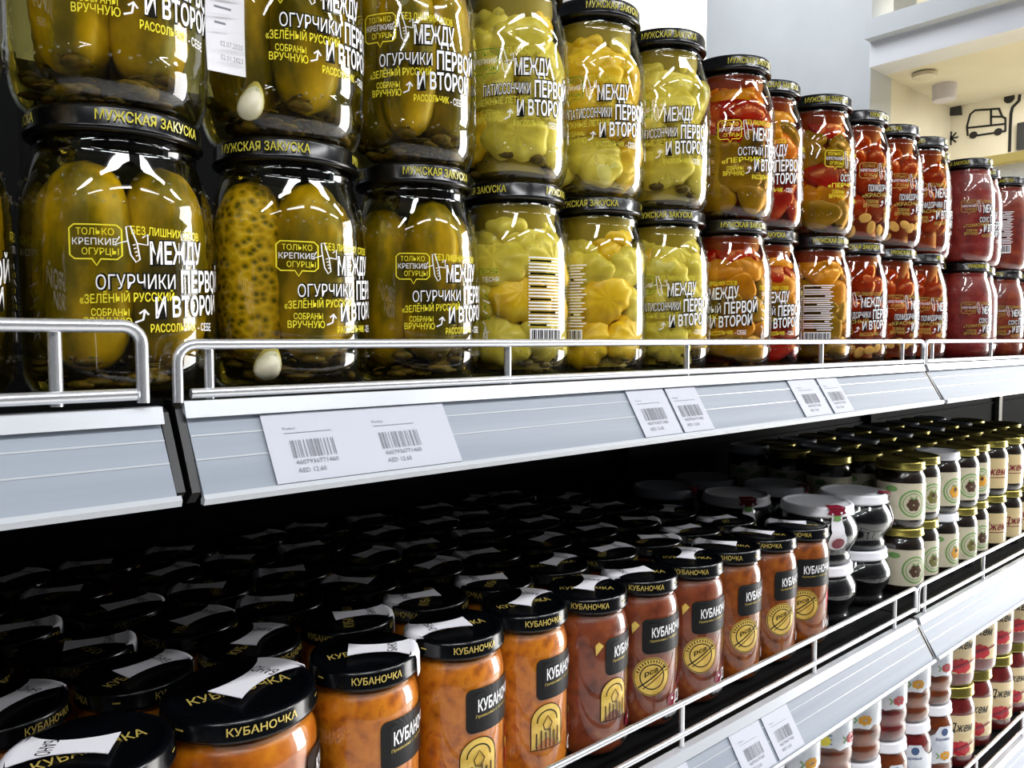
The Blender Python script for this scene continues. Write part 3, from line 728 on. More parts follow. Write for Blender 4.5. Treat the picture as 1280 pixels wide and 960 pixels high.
def sauce_fill(m, R=PR, top=0.1345, prof=None):
    b = MB(); pr = [(max(r - 0.0012, 0), z + 0.001) for r, z in (prof or glass_profile(R)) if z < top]
    b.lathe(pr + [(pr[-1][0] - 0.002, top + 0.0015), (0, top + 0.001)], 44); return b.mesh('filling', m, True, 60)
SAUCE_R, SAUCE_D = sauce_fill('sauce_red'), sauce_fill('sauce_deep')
def sauce_kit(print_m, fill): return [part('jar_glass', G_PICK), part('embossed_ring', G_DOTS), part('embossed_ring', G_DOTS2), part('embossed_ring', G_DOTS3), part('lid', L_PICK, RIM_PICK), part('filling', fill), part('printed_lettering', print_m[0]), part('small_print_panel', print_m[1])]

P_CUKE = lettering('ОГУРЧИКИ', '«ЗЕЛЁНЫЙ РУССКИЙ»', 'yellow_print')
P_SQ = lettering('ПАТИССОНЧИКИ', '«НЕЖНЫЕ ЛЕТНИЕ»', 'lime_print', second='green_print')
P_PEP = lettering('ОСТРЫЙ', '«ПЕРЧИК»', 'yellow_print')
P_TOM = lettering('ПОМИДОРЧИКИ', '«КРАСНЫЙ»', 'gold_print', second='gold_print')
P_SAU = lettering('СОУС', '«ТОМАТНЫЙ»', 'gold_print', second='gold_print')
A_MID = 0.0120 / PR           # angle at which МЕЖДУ starts
A_INFO = 2.6                  # angle of the small-print panel
K = {}
K['cuke'] = [cuke_kit(P_CUKE, s, s in (3, 7), s == 3) for s in range(1, 8)]
K['squash'] = [squash_kit(P_SQ, s, (0.1, 0.55, 0.25, 0.15, 0.8, 0.2)[s % 6]) for s in range(6)]
K['pepper'] = [pepper_kit(P_PEP, ['green', 'yellow', 'green', ('green', 'yellow'), ('yellow', 'yellow', 'orange'), 'red'], 1),
               pepper_kit(P_PEP, ['red', 'red', ('green', 'yellow'), 'yellow', 'red', ('red', 'yellow')], 2),
               pepper_kit(P_PEP, ['green', ('green', 'yellow'), 'green', ('yellow', 'green'), 'yellow', 'yellow'], 3),
               pepper_kit(P_PEP, ['green', 'green', ('green', 'yellow'), 'red', 'red', ('yellow', 'orange')], 4),
               pepper_kit(P_PEP, ['red', 'red', 'yellow', 'orange', ('yellow', 'green'), 'yellow'], 5, False),
               pepper_kit(P_PEP, ['green', ('yellow', 'green'), 'red', 'green', 'green', 'red'], 6)]
K['tomato'] = [tomato_kit(P_TOM, 1), tomato_kit(P_TOM, 2), tomato_kit(P_TOM, 3, False), tomato_kit(P_TOM, 4)]
K['sauce'] = [sauce_kit(P_SAU, SAUCE_R), sauce_kit(P_SAU, SAUCE_D)]
ZS = {'lower': 0.942, 'upper': 0.995}
Z0 = -0.0297; Z1 = Z0 + PH * ZS['lower']
JIT = lambda: random.uniform(-0.05, 0.05)
# (x, y, kind, kit index, visible angle of the named mark, mark, words, category)
LOWER = [(0.0220, .450, 'cuke', 0, 0.05, 'm', 'cucumbers in brine, at the near end'),
         (0.1170, .450, 'cuke', 1, 0.28, 'm', 'two whole cucumbers above the rail gap'),
         (0.2115, .450, 'cuke', 2, 0.60, 'm', 'pale speckled cucumbers and a garlic clove'),
         (0.3030, .450, 'cuke', 3, 0.47, 'm', 'dark cucumbers beside the squash jars'),
         (0.3920, .450, 'squash', 0, 0.62, 'i', 'pale pattypan squash, small print facing out'),
         (0.4810, .450, 'squash', 1, -0.50, 'i', 'yellow pattypan squash, barcode facing out'),
         (0.5690, .450, 'squash', 2, 0.13, 'm', 'pattypan squash beside the pepper jars'),
         (0.6640, .446, 'pepper', 0, -0.34, 'm', 'green and yellow peppers under a red band'),
         (0.7520, .463, 'pepper', 1, 0.12, 'm', 'red peppers with a yellow band'),
         (0.8370, .450, 'pepper', 2, 0.20, 'i', 'yellow-green peppers, barcode panel facing out'),
         (0.9260, .450, 'tomato', 0, 0.33, 'm', 'orange tomatoes with white lettering'),
         (1.0150, .450, 'tomato', 1, 0.87, 'm', 'tomatoes over a pale garlic layer'),
         (1.1040, .450, 'tomato', 2, 0.80, 'm', 'tomatoes without garlic'),
         (1.1980, .480, 'sauce', 0, 0.50, 'm', 'red sauce, pushed a little back'),
         (1.2830, .450, 'sauce', 0, 0.75, 'm', 'smooth red sauce'),
         (1.3720, .470, 'sauce', 0, 0.30, 'i', 'red sauce, small print facing out'),
         (1.4700, .462, 'sauce', 1, 0.60, 'm', 'deep red sauce'),
         (1.5600, .460, 'sauce', 1, 0.40, 'm', 'deep red sauce at the far end')]
UPPER = [(0.0205, .450, 'cuke', 4, 0.25, 'm', 'whole cucumbers, at the near end'),
         (0.1155, .450, 'cuke', 5, 0.28, 'm', 'cucumbers and pale pieces above the rail gap'),
         (0.2100, .450, 'cuke', 6, 0.47, 'm', 'cucumbers, white sticker hanging beside it'),
         (0.3010, .450, 'cuke', 0, 0.05, 'm', 'cucumbers and speech bubble print beside the squash'),
         (0.3890, .450, 'squash', 3, 0.07, 'm', 'pale pattypan squash above the small print jar'),
         (0.4770, .450, 'squash', 4, 0.10, 'm', 'yellow pattypan squash with dark spice below'),
         (0.5660, .450, 'squash', 5, 0.07, 'm', 'pattypan squash beside the pepper jars'),
         (0.6650, .446, 'pepper', 3, 0.53, 'm', 'orange and red peppers over yellow ones'),
         (0.7510, .463, 'pepper', 4, 0.00, 'm', 'yellow peppers over red ones'),
         (0.8370, .450, 'pepper', 5, 1.00, 'm', 'banded red and green peppers'),
         (0.9270, .450, 'tomato', 3, 0.93, 'm', 'tomatoes over garlic slices'),
         (1.0160, .450, 'tomato', 1, 0.90, 'm', 'tomatoes and garlic, gold print'),
         (1.1050, .450, 'tomato', 2, 0.60, 'm', 'dark orange tomatoes'),
         (1.1990, .478, 'sauce', 0, 0.60, 'm', 'red sauce, pushed a little back'),
         (1.2830, .450, 'sauce', 0, 0.65, 'm', 'smooth red sauce'),
         (1.3730, .468, 'sauce', 0, 0.30, 'm', 'red sauce, white lettering facing out'),
         (1.4710, .460, 'sauce', 1, 0.10, 'i', 'deep red sauce, small print facing out'),
         (1.5610, .460, 'sauce', 1, 0.40, 'm', 'deep red sauce at the far end')]
CATN = {'cuke': 'pickle_jar', 'squash': 'squash_jar', 'pepper': 'pepper_jar', 'tomato': 'tomato_jar', 'sauce': 'sauce_jar'}
for tier, zz, rows in (('lower', Z0, LOWER), ('upper', Z1, UPPER)):
    for i, (x, y, kind, ki, phi, mark, words) in enumerate(rows):
        a = facing(x, y, phi - (A_MID if mark == 'm' else A_INFO))
        spawn(K[kind][ki], CATN[kind], (x, y, zz), a, 'black-lidded jar of %s, %s tier of top shelf' % (words, tier), 'jar', 'stacked jars on the top shelf',
              turn={'lid': random.uniform(0, 2)}, scale=((1.08, 1.08, ZS[tier]) if kind == 'cuke' and i < 3 else ((0.92, 0.92, ZS[tier]) if kind == 'sauce' else (1, 1, ZS[tier]))))
# white paper sticker hanging between the two nearest upper jars
b = MB()
def sw(u, v, d=0.0): return (u, -d, v)
vs = []
for j in range(7):
    v = 0.085 * j / 6; c = 0.002 * math.sin(j * 0.9)
    vs += [(-0.010, c, v), (0.010, c * 0.4 - 0.001, v)]
k = len(vs)
b.add(vs + [(x, y + 0.0005, z) for x, y, z in vs], [(2 * j, 2 * j + 1, 2 * j + 3, 2 * j + 2) for j in range(6)] + [(k + 2 * j + 2, k + 2 * j + 3, k + 2 * j + 1, k + 2 * j) for j in range(6)] +
      [(0, k, k + 1, 1), (12, 13, k + 13, k + 12)] + [(2 * j, 2 * j + 2, k + 2 * j + 2, k + 2 * j) for j in range(6)] + [(2 * j + 3, 2 * j + 1, k + 2 * j + 1, k + 2 * j + 3) for j in range(6)])
pm = b.mesh('sticker_paper', 'paper', True, 60)
b = MB()
for j, (t, w_) in enumerate((('02.01.2023', 0.012), ('02.07.2020', 0.012))): b.text(sw, t, -0.004, 0.006 + j * 0.007, 0.0028, w_, 0, 0.0024)
for j in range(7): b.patch(sw, -0.007, -0.001 + (j % 3) * 0.003, 0.024 + j * 0.008, 0.0252 + j * 0.008, 1, 1, 0, 0.0024)
im = b.mesh('sticker_print', 'ink', False)
spawn([part('paper', pm), part('print', im)], 'paper_sticker', (0.1641, 0.4195, 0.1405), 0.0, 'white dated paper sticker hanging between two upper cucumber jars', 'sticker')

# ================================================================== SPREAD JARS (middle shelf)
KR, KH = 0.0353, 0.1345
KPROF = [(0, 0.003), (0.024, 0.002), (0.027, 0), (0.0305, 0.0008), (0.0338, 0.004), (0.0351, 0.009), (KR, 0.014), (KR, 0.104), (0.0348, 0.108), (0.0334, 0.113), (0.0322, 0.1155), (0.0318, 0.118), (0.0324, 0.1195), (0.0316, 0.121), (0.0316, 0.1325)]
b = MB(); b.lathe(KPROF, 48); G_KUB = b.mesh('jar_glass', 'glass', True, 60)
def kfill(m):
    b = MB(); pr = [(max(r - 0.0010, 0), z + 0.001) for r, z in KPROF if z < 0.117]
    b.lathe(pr + [(0.029, 0.1185), (0, 0.118)], 44); return b.mesh('filling', m, True, 60)
KF = {c: kfill('spread_' + c) for c in ('orange', 'brown', 'amber', 'chunk')}
L_KUB = black_lid(0.0345, 0.1215, 0.0130)
b = MB(); wr = cyl(0.0345); b.text(wr, 'КУБАНОЧКА', -0.016, 0.1264, 0.0044, 0.032, 0, 0.0003, 0.015)
T_KUB = b.mesh('lid_lettering', 'gold_print', False)
b = MB(); b.patch(wr, 0.0325, 0.0370, 0.1280, 0.1290, 3, 1, 0, 0.0003); DASH = b.mesh('lid_dash', 'gold_print', False)
RIM_KUB = [part('lid_lettering', T_KUB, rot=(0, 0, i * 2 * PI / 3)) for i in range(3)] + [part('lid_dash', DASH, rot=(0, 0, i * 2 * PI / 3)) for i in range(3)]
b = MB(); ft = flat_top(KH - 0.0018)
vs, fs, x0_, x1_, cap_ = text_data('КУБАНОЧКА', 0.01)
b.text(ft, 'КУБАНОЧКА', 0, -0.004, 0.0075, 0.046, 0, 0.0005, 0.01, align='c')
T_TOP = b.mesh('top_lettering', 'gold_print', False)
def seal_mesh():
    """Paper seal: narrow and flared on the lid, folded down over its edge (towards local -Y)."""
    b = MB(); n = 16; vs = []; fs = []; zt = KH + 0.0004
    prof = []
    for i in range(n + 1):
        t = i / n; y = 0.010 - t * (0.010 + 0.0325)
        w = 0.0062 + 0.0080 * (2 * abs(t - 0.45)) ** 2.2 * (0.55 if t < 0.45 else 1.0)
        prof.append((w, -y, zt if t > 0.8 else zt + 0.0002))
    pts = [(w, -yy, z) for w, yy, z in prof]
    pts += [(0.0125, -0.0348, KH - 0.0006), (0.0123, -0.0356, KH - 0.0035), (0.0118, -0.0356, KH - 0.0100), (0.0112, -0.0358, KH - 0.0150)]
    for w, y, z in pts:
        for s in (-1, -0.5, 0, 0.5, 1):
            yy = y if y > -0.030 else -math.sqrt(max(1e-8, y * y - (w * s) ** 2))
            vs.append((w * s, yy, z))
    for i in range(len(pts) - 1):
        for j in range(4): fs.append((i * 5 + j, i * 5 + j + 1, (i + 1) * 5 + j + 1, (i + 1) * 5 + j))
    k = len(vs); vs2 = [(x, y + (0.0003 if y < -0.033 else 0), z - 0.0003) for x, y, z in vs]
    b.add(vs + vs2, fs + [tuple(k + i for i in reversed(f)) for f in fs])
    return b.mesh('paper_seal', 'paper', True, 60)
SEAL = seal_mesh()
b = MB(); b.text(flat_top(KH + 0.0008), 'БАНО', 0, -0.021, 0.0062, 0.0130, 0, 0.0, 0.0, align='c'); SEALT = b.mesh('seal_lettering', 'dark_print', False)
def rrect(u0, u1, v0, v1, r):
    out = []
    for cu, cv, a0 in ((u1 - r, v1 - r, 0), (u0 + r, v1 - r, PI / 2), (u0 + r, v0 + r, PI), (u1 - r, v0 + r, 1.5 * PI)):
        out += [(cu + r * math.cos(a0 + t * PI / 8), cv + r * math.sin(a0 + t * PI / 8)) for t in range(5)]
    full = []
    for a, c in zip(out, out[1:] + out[:1]):
        n = max(1, int(math.hypot(c[0] - a[0], c[1] - a[1]) / 0.004)); full += [(a[0] + (c[0] - a[0]) * i / n, a[1] + (c[1] - a[1]) * i / n) for i in range(n)]
    return full
def circ(cu, cv, r, n=28, s=1.0): return [(cu + r * s * math.cos(2 * PI * i / n), cv + r * math.sin(2 * PI * i / n)) for i in range(n)]
KW = cyl(KR)
b = MB(); b.shape(KW, rrect(-0.024, 0.024, 0.071, 0.101, 0.004), 0, 0.0003); b.ribbon(KW, rrect(-0.0242, 0.0242, 0.0708, 0.1012, 0.004), 0.0005, 1, 0.0004, True); LBL = b.mesh('black_label', ['label_black', 'label_black'], False)
b = MB(); b.text(KW, 'КУБАНОЧКА', -0.0160, 0.0850, 0.0084, 0.0400, 0, 0.0006, 0.02, 0, 0.05); b.text(KW, 'Привезено с любовью', -0.0176, 0.0808, 0.0020, 0.0330, 1, 0.0006, 0, 0, 0.05); LBLT = b.mesh('label_lettering', ['white_print', 'gold_print'], False)
def medal(kind):
    b = MB(); cu, cv, r = -0.0150, 0.0500, 0.0172
    if kind == 'round':
        b.shape(KW, circ(cu, cv, r, 36), 0, 0.0003); b.ribbon(KW, circ(cu, cv, r * 0.95, 36), 0.0006, 1, 0.0005, True)
        b.ribbon(KW, circ(cu, cv, r * 0.64, 32), 0.0010, 1, 0.0005, True)
        b.ribbon(KW, [(cu - r * 0.72, cv - r * 0.55), (cu + r * 0.72, cv + r * 0.50)], 0.0012, 1, 0.0006); b.ribbon(KW, [(cu - r * 0.50, cv - r * 0.62), (cu + r * 0.60, cv + r * 0.20)], 0.0008, 1, 0.0006)
        b.text(KW, 'рса', cu - 0.007, cv + 0.0005, 0.0045, 0.0120, 1, 0.0006, 0.02, 0, 0.35)
        for i in range(14):
            a = 0.35 + i * 0.19; b.ribbon(KW, [(cu + r * 0.74 * math.cos(a), cv + r * 0.74 * math.sin(a)), (cu + r * 0.88 * math.cos(a), cv + r * 0.88 * math.sin(a))], 0.0010, 1, 0.0006)
    else:
        pts = [(cu - r * 0.8, cv - r), (cu + r * 0.8, cv - r), (cu + r * 0.8, cv + r * 0.2)] + [(cu + r * 0.8 * math.cos(t * PI / 12), cv + r * 0.2 + r * 0.8 * math.sin(t * PI / 12)) for t in range(1, 12)] + [(cu - r * 0.8, cv + r * 0.2)]
        b.shape(KW, pts, 0, 0.0003); b.ribbon(KW, pts, 0.0007, 1, 0.0005, True)
        b.ribbon(KW, [(cu + r * 0.52 * math.cos(t * PI / 10), cv + r * 0.2 + r * 0.52 * math.sin(t * PI / 10)) for t in range(11)], 0.0009, 1, 0.0006)
        for i in range(6): b.ribbon(KW, [(cu - r * 0.55 + i * r * 0.22, cv - r * 0.95), (cu - r * 0.55 + i * r * 0.22, cv - r * 0.25 + (i % 2) * 0.002)], 0.0012, 2, 0.0006)
        b.ribbon(KW, [(cu - 0.004, cv + 0.002), (cu, cv + 0.008), (cu + 0.004, cv + 0.002), (cu + 0.001, cv - 0.003), (cu - 0.003, cv - 0.002)], 0.0009, 2, 0.0006, True)
    return b.mesh('gold_medallion', ['emblem_gold', 'label_black', 'emblem_brown'], False)
MED = {'round': medal('round'), 'arch': medal('arch')}
def fruit_text(t, art):
    b = MB(); b.text(KW, t, 0.0100, 0.0215, 0.0095, None, 0, 0.0006, 0.01); b.shape(KW, rrect(-0.004, 0.020, 0.0085, 0.0165, 0.001), 1, 0.0003)
    b.text(KW, 'по-кубански', -0.002, 0.0110, 0.0030, 0.020, 0, 0.0006)
    if art == 'plum':
        b.shape(KW, circ(0.0062, 0.0250, 0.0058, 18), 2, 0.0004); b.shape(KW, circ(0.0072, 0.0265, 0.0014, 10), 0, 0.0006); b.ribbon(KW, [(0.008, 0.030), (0.013, 0.035), (0.020, 0.038)], 0.0008, 2, 0.0005); b.shape(KW, circ(0.0230, 0.0390, 0.0050, 16), 2, 0.0004)
    elif art == 'pepper':
        b.ribbon(KW, [(0.016, 0.060), (0.020, 0.066), (0.021, 0.055), (0.018, 0.044), (0.016, 0.040), (0.0155, 0.050)], 0.0013, 3, 0.0005, True); b.shape(KW, [(0.0165, 0.058), (0.020, 0.063), (0.0202, 0.053), (0.0175, 0.044)], 3, 0.0004)
    else:
        b.shape(KW, [(0.016, 0.066), (0.021, 0.060), (0.020, 0.050), (0.022, 0.040), (0.018, 0.030), (0.015, 0.040), (0.0165, 0.050)], 3, 0.0004); b.shape(KW, [(0.0145, 0.056), (0.018, 0.052), (0.0150, 0.047)], 4, 0.0005)
    return b.mesh('product_print', ['white_print', 'label_black', 'wine_print', 'red_print', 'lime_print'], False)
FT = {'s': fruit_text('Сотэ', 'leaf'), 'p': fruit_text('Печёный', 'plum'), 'd': fruit_text('Домашний', 'plum'), 'i': fruit_text('Икра', 'pepper')}
b = MB(); b.shape(KW, [(-0.0265, 0.0960), (-0.0305, 0.0995), (-0.0335, 0.0965), (-0.0330, 0.0880)], 0, 0.0004); FLAG = b.mesh('gold_flag', 'emblem_gold', False)
def kub_kit(col, med, ft, flag=False):
    k = [part('jar_glass', G_KUB), part('filling', KF[col]), part('lid', L_KUB, RIM_KUB + [part('top_lettering', T_TOP)]), part('paper_seal', SEAL, [part('seal_lettering', SEALT)], label='white paper seal over the lid'),
         part('black_label', LBL, [part('label_lettering', LBLT)]), part('gold_medallion', MED[med]), part('product_print', FT[ft])]
    if flag: k.append(part('gold_flag', FLAG))
    return k
KZ = -0.3450
A_LBL = -0.024 / KR - 0.16
FRONT = [(0.0925, .4335, 'chunk', 'arch', 's', 0.9, 300, (1.14, 1.14, 1.03), 'orange vegetable chunks, at the near corner'),
         (0.1765, .4505, 'chunk', 'arch', 's', 0.78, 62, (1.28, 1.28, 1.03), 'orange chunks, seal pointing to the back'),
         (0.2610, .4510, 'orange', 'arch', 's', 0.12, 122, (1.04, 1.04, 1.03), 'orange spread, seal folded over its front'),
         (0.3370, .4520, 'orange', 'arch', 's', 0.06, 285, (1.04, 1.04, 1.02), 'orange spread, seal over the far edge'),
         (0.4085, .4560, 'orange', 'arch', 's', 0.13, 60, (1.0, 1.0, 1.02), 'orange spread beside the first brown one'),
         (0.4795, .4550, 'brown', 'arch', 'p', 0.32, 62, 1.0, 'brown spread, nearest of three brown ones'),
         (0.5505, .4560, 'brown', 'round', 'd', -0.07, 290, 1.0, 'brown spread, middle of three brown ones'),
         (0.6215, .4560, 'brown', 'round', 'd', 0.0, 60, 1.0, 'brown spread, farthest of three brown ones'),
         (0.6915, .4580, 'amber', 'round', 'i', 0.2, 330, 1.0, 'amber spread, nearest of three amber ones'),
         (0.7615, .4580, 'amber', 'round', 'i', 0.2, 340, 1.0, 'amber spread, middle of three amber ones'),
         (0.8320, .4580, 'amber', 'round', 'i', -0.15, 330, 1.0, 'amber spread beside the white-lidded jam jars')]
for i, (x, y, col, med, ft_, phi, seal, sc, words) in enumerate(FRONT):
    a = facing(x, y, phi - A_LBL)
    spawn(kub_kit(col, med, ft_, col == 'brown'), 'spread_jar', (x, y, KZ), a, 'black-lidded jar of %s' % words, 'jar', 'front row of spread jars on the middle shelf', sc,
          turn={'lid': facing(x, y, (0.25, 0.3, 0.25, 0.45, 0.5, 0.1, 0.2, 0.15, 0.0, 0.1, 0.0)[i]) - a, 'paper_seal': bearing_rot(seal) - a})
x = 0.0150
spawn(kub_kit('chunk', 'arch', 's'), 'spread_jar', (x, .437, KZ), 0.3, 'black-lidded jar of orange chunks cut by the near edge', 'jar', 'front row of spread jars on the middle shelf')
ROWS = [(2, .5270, [0.067, 0.1395, 0.2150, 0.2910, 0.3640, 0.4365, 0.5080, 0.5790, 0.6510, 0.7225, 0.7930], [60, 75, 50, 110, 285, 295, 70, 95, 125, 280, 290]),
        (3, .5965, [0.0470, 0.1230, 0.1960, 0.2690, 0.3420, 0.4140, 0.4860, 0.5580, 0.6300, 0.7020, 0.7730], [310, 105, 70, 300, 320, 75, 285, 75, 100, 130, 60]),
        (4, .6660, [0.0900, 0.1640, 0.2390, 0.3130, 0.3880, 0.4620, 0.5350, 0.6080, 0.6800, 0.7520], [100, 85, 300, 290, 70, 280, 290, 95, 60, 285]),
        (5, .7360, [0.0700, 0.1440, 0.2190, 0.2930, 0.3670, 0.4410, 0.5150, 0.5880, 0.6610, 0.7340], [320, 290, 65, 310, 280, 75, 90, 300, 285, 70]),
        (6, .8060, [0.1100, 0.1850, 0.2600, 0.3350, 0.4090, 0.4830, 0.5560, 0.6290, 0.7020], [60, 290, 300, 75, 310, 280, 95, 60, 290])]
for n, y, xs, seals in ROWS:
    for i, x in enumerate(xs):
        col = ('chunk', 'orange', 'orange', 'orange', 'brown', 'brown', 'amber', 'amber')[min(i * 8 // 11, 7)]
        yy = y + random.uniform(-0.0008, 0.0008)
        a = facing(x, yy, 0.1 - A_LBL + random.uniform(-0.6, 0.6))
        spawn(kub_kit(col, 'round' if i > 5 else 'arch', 'i' if i > 6 else ('d' if i > 4 else 's')), 'spread_jar', (x, yy, KZ), a,
              'black-lidded spread jar in shade, %s row back, %s from the near end' % (ORD[n - 1], ORD[i]), 'jar', 'shaded back rows of spread jars',
              turn={'lid': random.uniform(-0.5, 0.8), 'paper_seal': bearing_rot(seals[i]) - a})

# ================================================================== BLACK JAM JARS WITH WHITE LIDS
BH = 0.0725
BPROF = [(0, 0.002), (0.030, 0.0015), (0.034, 0), (0.0385, 0.002), (0.0405, 0.006), (0.0395, 0.010), (0.0385, 0.013), (0.0400, 0.018), (0.0450, 0.026), (0.0480, 0.034), (0.0485, 0.040), (0.0470, 0.047), (0.0435, 0.054), (0.0410, 0.058), (0.0400, 0.060), (0.0400, 0.0705)]
b = MB(); b.lathe(BPROF, 44); G_BLK = b.mesh('jar_glass', 'glass', True, 60)
b = MB(); b.lathe([(max(r - 0.001, 0), z + 0.0008) for r, z in BPROF[:-2]] + [(0, 0.061)], 44); F_BLK = b.mesh('filling', 'jam_black', True, 60)
L_BLK = black_lid(0.0430, 0.0600, 0.0125, 'lid_white'); L_BLK2 = black_lid(0.0430, 0.0600, 0.0125, 'lid_grey')
def jam_seal():
    b = MB()
    prof = {z: r for r, z in BPROF}
    def rad(z):
        if z > 0.0595: return 0.0440
        for (r0, z0), (r1, z1) in zip(BPROF[3:], BPROF[4:]):
            if z0 <= z <= z1: return max(r0 + (r1 - r0) * (z - z0) / max(z1 - z0, 1e-6), 0.0)
        return 0.04
    def w(u, v, d=0.0):
        r = rad(v) + d
        if v > 0.0595 - 0.006 and v <= 0.0595: r = max(r, 0.0440 - (0.0595 - v) * 0.1 + d)
        return (r * math.sin(u / 0.044), -r * math.cos(u / 0.044), v)
    def tongue(m, pts, d):
        k = len(pts); vs = []
        for hw, v in pts: vs += [w(-hw, v, d), w(0, v, d), w(hw, v, d)]
        b.add(vs, [(3 * i + j, 3 * i + j + 1, 3 * i + 4 + j, 3 * i + 3 + j) for i in range(k - 1) for j in range(2)], m)
    tongue(0, [(0.0085, 0.0715), (0.0065, 0.0640), (0.0070, 0.0560), (0.0080, 0.0480), (0.0075, 0.0430), (0.0105, 0.0360), (0.0115, 0.0300), (0.0090, 0.0240), (0.0040, 0.0215)], 0.0006)
    tongue(1, [(0.0110, 0.0722), (0.0095, 0.0680), (0.0125, 0.0650), (0.0040, 0.0632), (0.0010, 0.0620)], 0.0009)
    tongue(2, [(0.0060, 0.0630), (0.0035, 0.0600), (0.0060, 0.0580), (0.0020, 0.0560)], 0.0012)
    b.shape(w, circ(0, 0.0300, 0.0068, 16, 1.1), 1, 0.0014)
    # the red flap lying on the lid
    ft = flat_top(BH + 0.0004)
    b.add([ft(-0.0110, -0.0425), ft(0.0110, -0.0425), ft(0.0085, -0.0300), ft(-0.0085, -0.0300), w(-0.0110, 0.0722, 0.0009), w(0.0110, 0.0722, 0.0009)], [(0, 1, 2, 3), (4, 5, 1, 0)], 1)
    return b.mesh('paper_seal', ['paper', 'wine_print', 'emblem_green'], True, 60)
S_BLK = jam_seal()
blk = lambda grey: [part('jar_glass', G_BLK), part('filling', F_BLK), part('lid', L_BLK2 if grey else L_BLK), part('paper_seal', S_BLK, label='white paper seal with a red berry')]
WH = [(0.9190, .480, 'front', 'beside the amber spread', 0.55), (1.0200, .482, 'front', 'beside the gold-lidded jars', 1.55), (0.8880, .575, 'second', 'behind the last spread jar', 0.35), (0.9890, .578, 'second', 'behind the front pair', 1.3),
      (0.8580, .668, 'third', 'at the near end', 1.2), (0.9570, .672, 'third', 'at the far end', 1.4)]
for tier in (0, 1):
    for x, y, row, words, ph in WH:
        spawn(blk(row == 'third'), 'jam_jar', (x, y, KZ + tier * BH), facing(x, y, ph + (1.9 if tier == 0 else 0)), 'white-lidded bulging jar of black jam, %s tier, %s row, %s' % (('lower', 'upper')[tier], row, words), 'jar', 'bulging black jam jars')

# ================================================================== GOLD-LID JARS
GR, GH = 0.0320, 0.0905
GPROF = [(0, 0.002), (0.024, 0.001), (0.027, 0), (0.0300, 0.002), (0.0315, 0.006), (GR, 0.010), (GR, 0.066), (0.0312, 0.070), (0.0290, 0.0745), (0.0280, 0.0765), (0.0280, 0.0885)]
b = MB(); b.lathe(GPROF, 36); G_GLD = b.mesh('jar_glass', 'glass', True, 60)
b = MB(); b.lathe([(max(r - 0.001, 0), z + 0.0008) for r, z in GPROF[:-1]] + [(0, 0.0775)], 36); F_GLD = b.mesh('filling', 'jam_brown', True, 60)
L_GLD = [black_lid(0.0308, 0.0785, 0.0120, m) for m in ('lid_gold', 'lid_white', 'lid_grey')]
GW = cyl(GR)
def gold_label(emb, txt=False):
    b = MB(); b.patch(GW, -0.046, 0.040, 0.0130, 0.0620, 24, 1, 0, 0.0003)
    if txt:
        b.text(GW, 'Джем', -0.020, 0.0350, 0.012, 0.040, 2, 0.0006, 0.02, 0.2); b.patch(GW, -0.030, 0.030, 0.0300, 0.0312, 12, 1, 2, 0.0005)
    else:
        b.shape(GW, circ(0.006, 0.0350, 0.0185, 28), 1, 0.0005); b.shape(GW, circ(0.006, 0.0350, 0.0162, 28), 0, 0.0006); b.ribbon(GW, circ(0.006, 0.0350, 0.0135, 26), 0.0012, 1, 0.0008, True)
        for i in range(6): a = i * 1.05; b.shape(GW, circ(0.006 + 0.0055 * math.cos(a), 0.0335 + 0.005 * math.sin(a), 0.0040, 10), 3, 0.0008 + 0.0001 * i)
        b.shape(GW, circ(0.006, 0.0370, 0.0030, 8), 4, 0.0016); b.ribbon(GW, [(0.001, 0.044), (0.006, 0.041), (0.011, 0.0445)], 0.002, 1, 0.0014)
        b.shape(GW, circ(-0.022, 0.0540, 0.0040, 18, 1.9), 1, 0.0005)
        for q in range(3): b.patch(GW, 0.030, 0.038, 0.026 + q * 0.008, 0.0268 + q * 0.008, 3, 1, 1, 0.0005)
    return b.mesh('paper_label', ['paper_cream' if txt else 'paper_beige', 'emblem_green', 'wine_print', 'emblem_' + emb, 'emblem_brown'], False)
GL = {'olive': gold_label('olive'), 'orange': gold_label('orange'), 'brown': gold_label('brown'), 'txt': gold_label('olive', True)}
gold_kit = lambda emb, lid: [part('jar_glass', G_GLD), part('filling', F_GLD), part('lid', L_GLD[lid]), part('paper_label', GL[emb])]
GX = [1.1030, 1.1690, 1.2350, 1.3010, 1.3670, 1.4400, 1.5080, 1.5760, 1.6440, 1.7120]
